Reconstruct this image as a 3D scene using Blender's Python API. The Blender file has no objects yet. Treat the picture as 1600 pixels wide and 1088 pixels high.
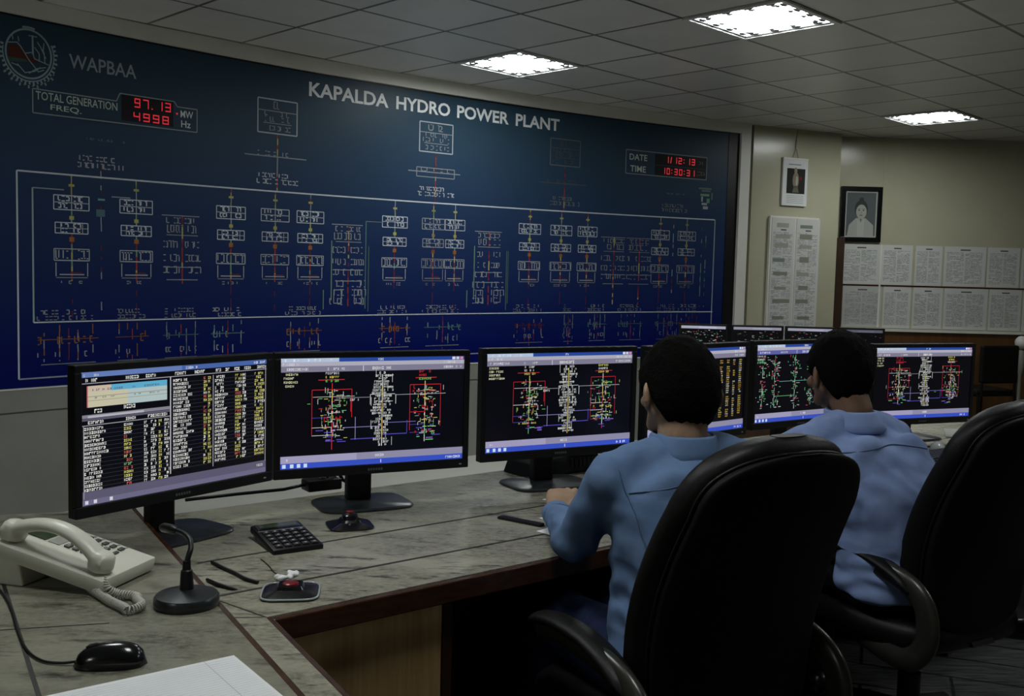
import bpy, bmesh, math, random
from math import pi, sin, cos, radians
from mathutils import Vector, Matrix, noise
from mathutils.bvhtree import BVHTree

SC = bpy.context.scene
COL = SC.collection
random.seed(7)

# ------------------------------------------------------------------ camera, world, exposure
EYE = 1.385
PITCH, ROLL, FPX = 0.0739, 0.02516, 1571.4
_f = Vector((0, cos(PITCH), -sin(PITCH)))
_r0 = Vector((1, 0, 0))
_u0 = _r0.cross(_f)
_r = _r0 * cos(ROLL) + _u0 * sin(ROLL)
_u = -_r0 * sin(ROLL) + _u0 * cos(ROLL)
cam_data = bpy.data.cameras.new('camera')
cam_data.sensor_width = 36.0
cam_data.lens = FPX / 1600 * 36
cam_data.clip_start = 0.05
cam = bpy.data.objects.new('camera', cam_data)
COL.objects.link(cam)
M = Matrix((( _r.x, _u.x, -_f.x, 0), (_r.y, _u.y, -_f.y, 0), (_r.z, _u.z, -_f.z, EYE), (0, 0, 0, 1)))
cam.matrix_world = M
SC.camera = cam

world = bpy.data.worlds.new('world')
SC.world = world
world.use_nodes = True
world.node_tree.nodes['Background'].inputs[0].default_value = (0.5, 0.55, 0.6, 1)
world.node_tree.nodes['Background'].inputs[1].default_value = 0.0

SC.view_settings.view_transform = 'Standard'
SC.view_settings.look = 'None'
SC.view_settings.gamma = 1.0
SC.view_settings.use_curve_mapping = False
SC.view_settings.exposure = 0.0
SC.cycles.use_denoising = True
SC.cycles.max_bounces = 8
SC.cycles.sample_clamp_indirect = 3.0

LAMP = 24.0            # radiance of a ceiling light's diffuser

# ------------------------------------------------------------------ materials
def mat(name, color=(.5, .5, .5), rough=.6, metal=0.0, spec=.5, coat=0.0, emit=None, strength=1.0):
    m = bpy.data.materials.new(name)
    m.use_nodes = True
    b = m.node_tree.nodes['Principled BSDF']
    b.inputs['Base Color'].default_value = (*color, 1)
    b.inputs['Roughness'].default_value = rough
    b.inputs['Metallic'].default_value = metal
    b.inputs['Specular IOR Level'].default_value = spec
    b.inputs['Coat Weight'].default_value = coat
    if emit:
        b.inputs['Emission Color'].default_value = (*emit, 1)
        b.inputs['Emission Strength'].default_value = strength
    return m

def N(m, kind, **kw):
    n = m.node_tree.nodes.new(kind)
    for k, v in kw.items():
        setattr(n, k, v)
    return n

def L(m, a, b):
    m.node_tree.links.new(a, b)

def noisy(name, c1, c2, scale=8.0, stretch=(1, 1, 1), rough=.6, detail=6, lo=.35, hi=.65, bump=0.0, metal=0.0, spec=.5, rot=0.0):
    """two colours mixed by a stretched noise in object space"""
    m = mat(name, c1, rough, metal, spec)
    b = m.node_tree.nodes['Principled BSDF']
    tc = N(m, 'ShaderNodeTexCoord')
    mp = N(m, 'ShaderNodeMapping')
    mp.inputs['Scale'].default_value = stretch
    mp.inputs['Rotation'].default_value = (0, 0, rot)
    nz = N(m, 'ShaderNodeTexNoise')
    nz.inputs['Scale'].default_value = scale
    nz.inputs['Detail'].default_value = detail
    nz.inputs['Roughness'].default_value = .65
    rp = N(m, 'ShaderNodeValToRGB')
    rp.color_ramp.elements[0].position = lo
    rp.color_ramp.elements[0].color = (*c1, 1)
    rp.color_ramp.elements[1].position = hi
    rp.color_ramp.elements[1].color = (*c2, 1)
    L(m, tc.outputs['Object'], mp.inputs[0])
    L(m, mp.outputs[0], nz.inputs[0])
    L(m, nz.outputs[0], rp.inputs[0])
    L(m, rp.outputs[0], b.inputs['Base Color'])
    if bump:
        bp = N(m, 'ShaderNodeBump')
        bp.inputs['Strength'].default_value = bump
        bp.inputs['Distance'].default_value = .01
        L(m, nz.outputs[0], bp.inputs['Height'])
        L(m, bp.outputs[0], b.inputs['Normal'])
    return m

def painted(name, rough=.5, glow=0.0, base=None, spec=.5):
    """colour read from the mesh's own printed colours; glow makes it a lit display"""
    m = mat(name, base or (0, 0, 0), rough, spec=spec)
    b = m.node_tree.nodes['Principled BSDF']
    at = N(m, 'ShaderNodeAttribute', attribute_name='print')
    if glow:
        L(m, at.outputs['Color'], b.inputs['Emission Color'])
        b.inputs['Emission Strength'].default_value = glow
    else:
        L(m, at.outputs['Color'], b.inputs['Base Color'])
    return m

MT = {}
MT['black_plastic'] = mat('black_plastic', (.006, .006, .007), .42, spec=.3)
MT['gloss_black'] = mat('gloss_black', (.005, .005, .006), .18, spec=.5)
MT['base_black'] = noisy('base_black', (.010, .012, .014), (.02, .024, .028), 30, rough=.3)
MT['leather'] = noisy('leather', (.0045, .0045, .0045), (.0075, .0075, .007), 60, rough=.46, bump=.12, spec=.24)
MT['shell'] = noisy('shell', (.003, .003, .003), (.005, .005, .005), 80, rough=.6, spec=.15)
MT['arm_plastic'] = noisy('arm_plastic', (.022, .022, .018), (.032, .031, .026), 25, rough=.3)
MT['steel_dark'] = mat('steel_dark', (.02, .02, .02), .35, .6)
MT['skin'] = noisy('skin', (.30, .19, .125), (.38, .25, .17), 25, rough=.55, spec=.35)
MT['skin_dark'] = noisy('skin_dark', (.16, .09, .058), (.2, .115, .075), 25, rough=.55, spec=.35)
MT['hair'] = noisy('hair', (.0015, .0015, .0015), (.004, .0035, .003), 140, rough=.8, bump=.8, spec=.06)
MT['shirt'] = noisy('shirt', (.105, .17, .31), (.13, .205, .36), 14, rough=.85, spec=.15, bump=.1)
MT['shirt_lilac'] = noisy('shirt_lilac', (.235, .315, .58), (.27, .36, .64), 14, rough=.85, spec=.15, bump=.1)
MT['seam'] = mat('seam', (.085, .135, .24), .9)
MT['trousers'] = noisy('trousers', (.012, .018, .05), (.02, .028, .075), 40, rough=.9, spec=.1)
MT['trousers_black'] = noisy('trousers_black', (.006, .006, .007), (.012, .012, .013), 40, rough=.9, spec=.1)
MT['shoe'] = mat('shoe', (.006, .005, .005), .3)
MT['phone'] = noisy('phone', (.58, .57, .49), (.63, .62, .54), 6, rough=.35)
MT['phone_dark'] = mat('phone_dark', (.05, .055, .05), .4)
MT['phone_grey'] = mat('phone_grey', (.28, .28, .25), .5)
MT['cord'] = mat('cord', (.42, .41, .36), .5)
MT['paper'] = noisy('paper', (.72, .73, .75), (.78, .79, .8), 5, rough=.9, spec=.1)
MT['frame_grey'] = noisy('frame_grey', (.70, .69, .64), (.76, .75, .70), 3, rough=.4)
MT['panel_grey'] = noisy('panel_grey', (.22, .22, .20), (.26, .26, .24), 2, rough=.5)
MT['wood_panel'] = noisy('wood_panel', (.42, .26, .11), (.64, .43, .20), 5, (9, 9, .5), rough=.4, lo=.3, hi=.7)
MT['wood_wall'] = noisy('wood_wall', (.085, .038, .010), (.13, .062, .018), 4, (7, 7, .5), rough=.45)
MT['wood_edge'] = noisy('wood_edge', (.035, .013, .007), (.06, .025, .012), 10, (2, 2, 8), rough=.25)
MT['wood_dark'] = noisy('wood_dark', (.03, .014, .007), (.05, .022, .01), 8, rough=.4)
MT['wall'] = noisy('wall', (.45, .435, .315), (.50, .48, .36), 1.2, rough=.2, spec=.4)
MT['wall_dim'] = noisy('wall_dim', (.40, .38, .29), (.45, .43, .33), 1.2, rough=.6)
MT['groove'] = mat('groove', (.012, .009, .007), .6)
MT['red'] = mat('red', (.16, .006, .006), .3)
MT['red_led'] = mat('red_led', (.2, .0, .0), .4, emit=(1.0, .03, .05), strength=.48)
MT['led_back'] = mat('led_back', (.006, .003, .004), .5)
MT['white_plastic'] = mat('white_plastic', (.7, .7, .68), .4)
MT['clear_rim'] = mat('clear_rim', (.35, .38, .38), .12)
MT['tissue'] = mat('tissue', (.75, .75, .76), .9)
MT['metal'] = mat('metal', (.6, .6, .6), .3, 1.0)
MT['lamp_frame'] = mat('lamp_frame', (.72, .72, .72), .35)
MT['louvre'] = mat('louvre', (.06, .064, .066), .5)
MT['diffuser'] = mat('diffuser', (.8, .8, .8), .5, emit=(.95, 1.0, .97), strength=LAMP)
MT['lcd'] = noisy('lcd', (.018, .035, .02), (.045, .07, .035), 20, rough=.2)
MT['grey_key'] = mat('grey_key', (.30, .30, .30), .5)
MT['black_key'] = mat('black_key', (.018, .018, .02), .4)
MT['print'] = painted('print', .8, spec=.15)
MT['board_ink'] = painted('board_ink', .55, spec=.25)
MT['display'] = painted('display', .22, glow=1.0, base=(.004, .004, .005), spec=.35)

# laminate with a stone-like figure: broad clouds, fine grain and short dark scratches
def laminate(name, c_dark, c_mid, c_light, rot, rough):
    m = mat(name, c_mid, rough, spec=.45)
    b = m.node_tree.nodes['Principled BSDF']
    tc = N(m, 'ShaderNodeTexCoord')
    def nz(scale, sx, sy, detail, lo, hi):
        mp = N(m, 'ShaderNodeMapping'); mp.inputs['Rotation'].default_value = (0, 0, rot); mp.inputs['Scale'].default_value = (sx, sy, 1)
        n = N(m, 'ShaderNodeTexNoise'); n.inputs['Scale'].default_value = scale; n.inputs['Detail'].default_value = detail; n.inputs['Roughness'].default_value = .7
        r = N(m, 'ShaderNodeMapRange'); r.inputs['From Min'].default_value = lo; r.inputs['From Max'].default_value = hi
        L(m, tc.outputs['Object'], mp.inputs[0]); L(m, mp.outputs[0], n.inputs[0]); L(m, n.outputs[0], r.inputs['Value'])
        return r.outputs[0]
    def mix(f, a, c):
        x = N(m, 'ShaderNodeMix', data_type='RGBA'); L(m, f, x.inputs[0])
        for s_, v in ((x.inputs[6], a), (x.inputs[7], c)):
            if isinstance(v, tuple): s_.default_value = (*v, 1)
            else: L(m, v, s_)
        return x.outputs[2]
    base = mix(nz(3.5, 1, 1.9, 8, .40, .62), c_mid, c_light)
    grain = mix(nz(60, 1, 1.4, 4, .35, .75), base, c_light)
    out = mix(nz(9, .8, 3.0, 10, .54, .68), grain, c_dark)
    L(m, out, b.inputs['Base Color'])
    bp = N(m, 'ShaderNodeBump'); bp.inputs['Strength'].default_value = .08; bp.inputs['Distance'].default_value = .004
    L(m, nz(40, 1, 1.5, 5, .3, .7), bp.inputs['Height']); L(m, bp.outputs[0], b.inputs['Normal'])
    return m
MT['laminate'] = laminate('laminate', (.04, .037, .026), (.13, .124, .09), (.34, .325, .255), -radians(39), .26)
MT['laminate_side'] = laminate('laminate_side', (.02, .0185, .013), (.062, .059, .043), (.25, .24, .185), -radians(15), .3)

# floor: dark slate planks
fm = noisy('floor_slate', (.016, .016, .017), (.10, .10, .103), 9, (1, 6, 1), rough=.38, detail=8, lo=.35, hi=.7, rot=radians(20), bump=.3)
_b = fm.node_tree.nodes['Principled BSDF']
_tc = N(fm, 'ShaderNodeTexCoord'); _mp = N(fm, 'ShaderNodeMapping'); _mp.inputs['Rotation'].default_value = (0, 0, radians(20))
_br = N(fm, 'ShaderNodeTexBrick'); _br.inputs['Scale'].default_value = 1.0
_br.inputs['Brick Width'].default_value = .6; _br.inputs['Row Height'].default_value = .2; _br.inputs['Mortar Size'].default_value = .006
_br.inputs['Color1'].default_value = (1, 1, 1, 1); _br.inputs['Color2'].default_value = (.8, .8, .8, 1); _br.inputs['Mortar'].default_value = (.06, .06, .06, 1)
_mx = N(fm, 'ShaderNodeMix', data_type='RGBA', blend_type='MULTIPLY'); _mx.inputs[0].default_value = 1
_old = _b.inputs['Base Color'].links[0].from_socket
L(fm, _tc.outputs['Object'], _mp.inputs[0]); L(fm, _mp.outputs[0], _br.inputs[0])
L(fm, _old, _mx.inputs[6]); L(fm, _br.outputs[0], _mx.inputs[7]); L(fm, _mx.outputs[2], _b.inputs['Base Color'])
MT['floor'] = fm

# ------------------------------------------------------------------ mesh helper
class MB:
    def __init__(self):
        self.bm = bmesh.new()
        self.cl = None

    def _grab(self, vs, mtx):
        if mtx is not None:
            for v in vs:
                v.co = mtx @ v.co

    def box(self, x0, y0, z0, x1, y1, z1, mtx=None, bevel=0.0, seg=2):
        r = bmesh.ops.create_cube(self.bm, size=1.0)
        vs = r['verts']
        for v in vs:
            v.co = Vector(((x0 + x1) / 2 + v.co.x * (x1 - x0), (y0 + y1) / 2 + v.co.y * (y1 - y0), (z0 + z1) / 2 + v.co.z * (z1 - z0)))
        if bevel:
            es = list({e for v in vs for e in v.link_edges})
            rb = bmesh.ops.bevel(self.bm, geom=es, offset=bevel, segments=seg, affect='EDGES', profile=.5)
            vs = list({v for f in rb['faces'] for v in f.verts} | {v for v in vs if v.is_valid})
        self._grab(vs, mtx)
        return self

    def ring_loft(self, rings, cap=True, closed=False):
        """rings: list of equal-length lists of points"""
        bm = self.bm
        vv = [[bm.verts.new(p) for p in r] for r in rings]
        n = len(vv[0])
        m = len(vv)
        for i in range(m if closed else m - 1):
            a, b = vv[i], vv[(i + 1) % m]
            for j in range(n):
                try:
                    bm.faces.new((a[j], a[(j + 1) % n], b[(j + 1) % n], b[j]))
                except ValueError:
                    pass
        if cap and not closed:
            bm.faces.new(list(reversed(vv[0])))
            bm.faces.new(vv[-1])
        return self

    def prism(self, poly, z0, z1):
        a = [Vector((p[0], p[1], z0)) for p in poly]
        b = [Vector((p[0], p[1], z1)) for p in poly]
        return self.ring_loft([a, b])

    def lathe(self, prof, c=(0, 0, 0), n=32, mtx=None, sx=1, sy=1, power=2.0):
        """prof: (radius, z) list"""
        rings = []
        for r, z in prof:
            ring = []
            for k in range(n):
                t = 2 * pi * k / n
                cx, sy_ = cos(t), sin(t)
                if power != 2.0:
                    q = (abs(cx) ** power + abs(sy_) ** power) ** (-1 / power)
                    cx, sy_ = cx * q, sy_ * q
                p = Vector((c[0] + sx * max(r, 1e-4) * cx, c[1] + sy * max(r, 1e-4) * sy_, c[2] + z))
                ring.append(mtx @ p if mtx is not None else p)
            rings.append(ring)
        return self.ring_loft(rings)

    def tube(self, pts, rad, n=10, cap=True, closed=False, flat=None):
        """tube along points; rad number or list; flat=(a,b) scales the section"""
        pts = [Vector(p) for p in pts]
        if not hasattr(rad, '__len__'):
            rad = [rad] * len(pts)
        m = len(pts)
        rings = []
        up = None
        for i in range(m):
            if closed:
                t = (pts[(i + 1) % m] - pts[i - 1]).normalized()
            else:
                t = (pts[min(i + 1, m - 1)] - pts[max(i - 1, 0)]).normalized()
            if up is None:
                up = Vector((0, 0, 1)) if abs(t.z) < .9 else Vector((1, 0, 0))
            s = t.cross(up)
            if s.length < 1e-6:
                s = t.orthogonal()
            s.normalize()
            up = s.cross(t).normalized()
            fa, fb = flat if flat else (1, 1)
            rings.append([pts[i] + (s * cos(2 * pi * k / n) * fa + up * sin(2 * pi * k / n) * fb) * rad[i] for k in range(n)])
        return self.ring_loft(rings, cap, closed)

    def ball(self, c, r, mtx=None, u=20, v=12):
        """ellipsoid, r a number or 3-tuple"""
        if not hasattr(r, '__len__'):
            r = (r, r, r)
        c = Vector(c)
        g = bmesh.ops.create_uvsphere(self.bm, u_segments=u, v_segments=v, radius=1.0)
        for w in g['verts']:
            p = Vector((w.co.x * r[0], w.co.y * r[1], w.co.z * r[2]))
            w.co = (mtx @ p if mtx is not None else p) + c
        return self

    def limb(self, pts, rad, n=14):
        """closed tapered limb with round ends (for remeshing)"""
        self.tube(pts, rad, n)
        for p, r in zip(pts, rad):
            self.ball(p, r, u=14, v=8)
        return self

    def quad(self, pts, color=None):
        f = self.bm.faces.new([self.bm.verts.new(p) for p in pts])
        if color is not None:
            if self.cl is None:
                self.cl = self.bm.loops.layers.float_color.new('print')
            for l in f.loops:
                l[self.cl] = (*color, 1)
        return f

    def build(self, name, material, parent=None, loc=None, rotz=None, smooth=False, bevel=0.0, bseg=2, angle=None, subsurf=0, recalc=True):
        me = bpy.data.meshes.new(name)
        if recalc and self.cl is None:
            bmesh.ops.recalc_face_normals(self.bm, faces=self.bm.faces)
        self.bm.to_mesh(me)
        self.bm.free()
        o = bpy.data.objects.new(name, me)
        COL.objects.link(o)
        if material is not None:
            me.materials.append(material)
        if parent:
            o.parent = parent
        if loc is not None:
            o.location = loc
        if rotz is not None:
            o.rotation_euler = (0, 0, rotz)
        if smooth:
            me.shade_smooth()
            if angle:
                me.set_sharp_from_angle(angle=radians(angle))
        if bevel:
            md = o.modifiers.new('soft edges', 'BEVEL')
            md.width = bevel
            md.segments = bseg
            md.limit_method = 'ANGLE'
            md.angle_limit = radians(35)
        if subsurf:
            md = o.modifiers.new('smooth', 'SUBSURF')
            md.levels = md.render_levels = subsurf
        return o

def thing(name, label, cat, loc=(0, 0, 0), rotz=0.0, group=None):
    o = bpy.data.objects.new(name, None)
    o.empty_display_size = .05
    COL.objects.link(o)
    o.location = loc
    o.rotation_euler = (0, 0, rotz)
    return tag(o, label, cat, group)

def tag(o, label, cat, group=None):
    o['label'] = label
    o['category'] = cat
    if group:
        o['group'] = group
    return o

def structure(o):
    o['kind'] = 'structure'
    return o

def text_mesh(body, thick=0.0):
    """flat lettering as triangles in XY, returned as (verts, faces) with its own bounds"""
    cu = bpy.data.curves.new('lettering', 'FONT')
    cu.body = body
    cu.size = 1.0
    cu.offset = thick
    cu.resolution_u = 3
    ob = bpy.data.objects.new('lettering', cu)
    COL.objects.link(ob)
    dg = bpy.context.evaluated_depsgraph_get()
    dg.update()
    me = bpy.data.meshes.new_from_object(ob.evaluated_get(dg))
    vs = [v.co.copy() for v in me.vertices]
    fs = [list(p.vertices) for p in me.polygons]
    bpy.data.objects.remove(ob)
    bpy.data.curves.remove(cu)
    bpy.data.meshes.remove(me)
    return vs, fs

def remeshed(mb, name, voxel, material, parent=None, smooth_iter=4, deform=None):
    """joins overlapping closed shapes of mb into one continuous surface"""
    tmp = mb.build('tmp', None)
    md = tmp.modifiers.new('r', 'REMESH')
    md.mode = 'VOXEL'
    md.voxel_size = voxel
    sm = tmp.modifiers.new('s', 'SMOOTH')
    sm.factor = .5
    sm.iterations = smooth_iter
    dg = bpy.context.evaluated_depsgraph_get()
    dg.update()
    me = bpy.data.meshes.new_from_object(tmp.evaluated_get(dg))
    old = tmp.data
    bpy.data.objects.remove(tmp)
    bpy.data.meshes.remove(old)
    if deform:
        nrm = [v.normal.copy() for v in me.vertices]
        for v, nn in zip(me.vertices, nrm):
            v.co += deform(v.co, nn)
    me.name = name
    me.materials.clear()
    me.materials.append(material)
    me.shade_smooth()
    o = bpy.data.objects.new(name, me)
    COL.objects.link(o)
    if parent:
        o.parent = parent
    return o
# ------------------------------------------------------------------ room shell
CEIL = 2.751
G0 = Vector((0.0008, 6.2641))
E1 = Vector((.7075, .7067))
E2 = Vector((.7067, -.7075))
def grid(u, v):
    return G0 + E1 * (.6 * u) + E2 * (.6 * v)

# lamps sit in these tiles of the ceiling grid (u, v = first corner)
LAMPS = [(0, -1), (0, 2), (6, 1), (0, 5), (-6, 2), (-6, 5), (0, 8), (-12, 5)]  # last two are unseen lamps, added for fill from the rear
LAMPSET = set(LAMPS)

# floor
m = MB()
m.box(-4.5, -3.5, -.1, 7.5, 10.6, 0)
structure(m.build('floor', MT['floor']))

# unseen pale floor added between desks and board to bounce light upward
_q = [Vector((-.632 * 2.66 + .775 * u, .775 * 2.66 + .632 * u)) for u in (-.9, 5.0)]
_far = []
for i in range(13):
    s_ = 7.9 - 7.5 * i / 12; d_ = 5.45296 - .036444 * (s_ - 2.5) ** 2
    _far.append(Vector((.64918 * s_ - .76063 * d_, .76063 * s_ + .64918 * d_)))
m = MB(); m.prism(_q + _far, 0, .006)
structure(m.build('floor', noisy('floor_bounce', (.58, .57, .53), (.64, .63, .59), 3, rough=.4)))

# ceiling: one quad per tile, lamp tiles left open
ct = noisy('ceiling_tile', (.74, .73, .70), (.80, .79, .76), 2.5, rough=.32, spec=.8)
def ceiling():
    b = ct.node_tree.nodes['Principled BSDF']
    tc = N(ct, 'ShaderNodeTexCoord')
    mp = N(ct, 'ShaderNodeMapping')
    # object space -> grid units; object of the ceiling is rotated with the grid, so plain object XY
    br = N(ct, 'ShaderNodeTexBrick')
    br.offset = 0.0
    br.inputs['Scale'].default_value = 1.0
    br.inputs['Brick Width'].default_value = .6
    br.inputs['Row Height'].default_value = .6
    br.inputs['Mortar Size'].default_value = .011
    br.inputs['Mortar Smooth'].default_value = .1
    br.inputs['Color1'].default_value = (1, 1, 1, 1)
    br.inputs['Color2'].default_value = (.88, .88, .88, 1)
    br.inputs['Mortar'].default_value = (.13, .12, .11, 1)
    mx = N(ct, 'ShaderNodeMix', data_type='RGBA', blend_type='MULTIPLY')
    mx.inputs[0].default_value = 1
    old = b.inputs['Base Color'].links[0].from_socket
    L(ct, tc.outputs['Object'], mp.inputs[0])
    L(ct, mp.outputs[0], br.inputs[0])
    L(ct, old, mx.inputs[6])
    L(ct, br.outputs[0], mx.inputs[7])
    L(ct, mx.outputs[2], b.inputs['Base Color'])
    m = MB()
    for u in range(-16, 13):
        for v in range(-9, 16):
            c = grid(u + .5, v + .5)
            if (u, v) in LAMPSET or not (-4.9 < c.x < 7.9 and -3.9 < c.y < 11):
                continue
            m.quad([(.6 * u, -.6 * v, 0), (.6 * u, -.6 * (v + 1), 0), (.6 * (u + 1), -.6 * (v + 1), 0), (.6 * (u + 1), -.6 * v, 0)])
    bmesh.ops.remove_doubles(m.bm, verts=m.bm.verts, dist=1e-4)
    o = m.build('ceiling', ct, recalc=False)
    o.location = (G0.x, G0.y, CEIL)
    o.rotation_euler = (0, 0, math.atan2(E1.y, E1.x))
    return structure(o)
ceiling()

# ceiling lights
lamp_label = {(0, -1): 'square ceiling light just above the board lettering', (0, 2): 'large bright square ceiling light cut by the top picture edge',
              (6, 1): 'small distant ceiling light over the wall of notices', (0, 5): 'square ceiling light over the second chair, out of the picture',
              (-6, 2): 'square ceiling light near the blue board, out of the picture',
              (-6, 5): 'square ceiling light over the desk corner, out of the picture',
              (0, 8): 'added ceiling light over the open floor, out of the picture, for fill', (-12, 5): 'added unseen ceiling light behind the viewer, brightening the rear wall'}
for (u, v) in LAMPS:
    c = grid(u + .5, v + .5)
    t = thing('ceiling_light', lamp_label[(u, v)], 'ceiling light', (c.x, c.y, CEIL), math.atan2(E1.y, E1.x), 'recessed ceiling lights')
    m = MB()
    for s in (-1, 1):
        m.box(-.298, s * .298, -.012, .298, s * .272, .01)
        m.box(s * .298, -.272, -.012, s * .272, .272, .01)
    m.build('frame', MT['lamp_frame'], t)
    m = MB(); m.box(-.258, -.258, .000, .258, .258, .008)
    m.build('diffuser', MT['diffuser'], t)
    m = MB()
    for s in (-1, 1):                     # dark groove inside the rim, thin dividers and scalloped blade ends
        m.box(-.272, s * .272, -.004, .272, s * .258, .006); m.box(s * .272, -.258, -.004, s * .258, .258, .006)
    for k in (-1, 0, 1):
        m.box(k * .129 - .0025, -.258, -.003, k * .129 + .0025, .258, .002)
    for k in (-1.5, -.5, .5, 1.5):
        for s in (-1, 1):
            for wd, at_, dp in ((.034, .240, .016), (.020, .205, .014)):
                m.lathe([(0, -.006), (wd * .7, -.005), (wd, .001), (0, .001)], (k * .129, s * at_, 0), 14, None, 1, dp / wd)
                m.lathe([(0, -.006), (wd * .7, -.005), (wd, .001), (0, .001)], (s * at_, k * .129, 0), 14, None, dp / wd, 1)
    m.build('louvre', MT['louvre'], t)
    m = MB(); m.box(-.295, -.295, .012, .295, .295, .09)
    m.build('housing', MT['lamp_frame'], t)

# ------------------------------------------------------------------ curved wall with the mimic board
B1 = Vector((.64918, .76063)); BN = Vector((-.76063, .64918))
BD, BK = 5.45296, 0.036444
def board_pt(s, z, off=0.0):
    """s along the curve, z up, off towards the room"""
    dist = BD - BK * (s - 2.5) ** 2
    sl = -2 * BK * (s - 2.5)
    t = (B1 + BN * sl).normalized()
    n = Vector((-t.y, t.x))
    p = B1 * s + BN * dist - n * off
    return Vector((p.x, p.y, z))

def board_slab(m, s0, s1, z0, z1, off0, off1, n=48):
    rings = []
    for i in range(n + 1):
        s = s0 + (s1 - s0) * i / n
        rings.append([board_pt(s, z0, off0), board_pt(s, z1, off0), board_pt(s, z1, off1), board_pt(s, z0, off1)])
    m.ring_loft(rings)

S0, S1 = .2, 8.07
m = MB(); board_slab(m, S0 - .3, 8.2, 0, 2.80, -.12, -.02)
structure(m.build('wall_left', MT['wall_dim']))

ORG = board_pt(5, 0)
board = thing('mimic_board', 'long curved blue wall board with white circuit diagram and plant name', 'wall board', (ORG.x, ORG.y, 0))
def bpart(m, name, material, parent=None, **kw):
    for v in m.bm.verts:
        v.co -= Vector((ORG.x, ORG.y, 0))
    return m.build(name, material, parent or board, **kw)

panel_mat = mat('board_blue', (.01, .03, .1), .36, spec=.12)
def veil_ramp():
    # royal blue foot to slate title; ceiling reflection painted into the upper tone
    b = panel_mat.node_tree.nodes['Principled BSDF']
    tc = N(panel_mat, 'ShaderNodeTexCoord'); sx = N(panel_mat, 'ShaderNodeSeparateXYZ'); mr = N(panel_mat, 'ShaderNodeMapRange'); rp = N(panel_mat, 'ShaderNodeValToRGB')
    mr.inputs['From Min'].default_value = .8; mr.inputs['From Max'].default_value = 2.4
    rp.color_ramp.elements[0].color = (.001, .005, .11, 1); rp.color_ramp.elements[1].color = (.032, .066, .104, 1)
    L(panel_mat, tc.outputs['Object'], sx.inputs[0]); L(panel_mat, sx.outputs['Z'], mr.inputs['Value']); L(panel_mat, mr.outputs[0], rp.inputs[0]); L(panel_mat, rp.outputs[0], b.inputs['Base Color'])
veil_ramp()
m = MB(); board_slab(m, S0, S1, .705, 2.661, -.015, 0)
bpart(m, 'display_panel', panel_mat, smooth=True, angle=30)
m = MB(); board_slab(m, S0, 8.17, 2.661, 2.749, -.015, .03)
bpart(m, 'top_frame', MT['frame_grey'], smooth=True, angle=30)
m = MB(); board_slab(m, S1, 8.17, .0, 2.661, -.015, .03, 4)
bpart(m, 'end_frame', MT['frame_grey'])
m = MB(); board_slab(m, S1 - .11, S1, .705, 2.661, 0, .004, 4)
bpart(m, 'dark_edge_strip', MT['black_plastic'])
m = MB(); board_slab(m, S0, S1, .585, .703, -.015, .02); board_slab(m, S0, S1, 0, .575, -.015, .02); board_slab(m, S0, S1, .5, .7, -.015, .008)
bpart(m, 'lower_panel', MT['panel_grey'], smooth=True, angle=30)
m = MB(); board_slab(m, S0, S1, .703, .709, 0, .025)
bpart(m, 'sill_strip', MT['frame_grey'])
m = MB(); board_slab(m, S0, S1, 2.650, 2.661, 0, .002)  # thin black strip painted as the shadow line under the top frame
bpart(m, 'shadow_strip', MT['black_plastic'])

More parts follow.
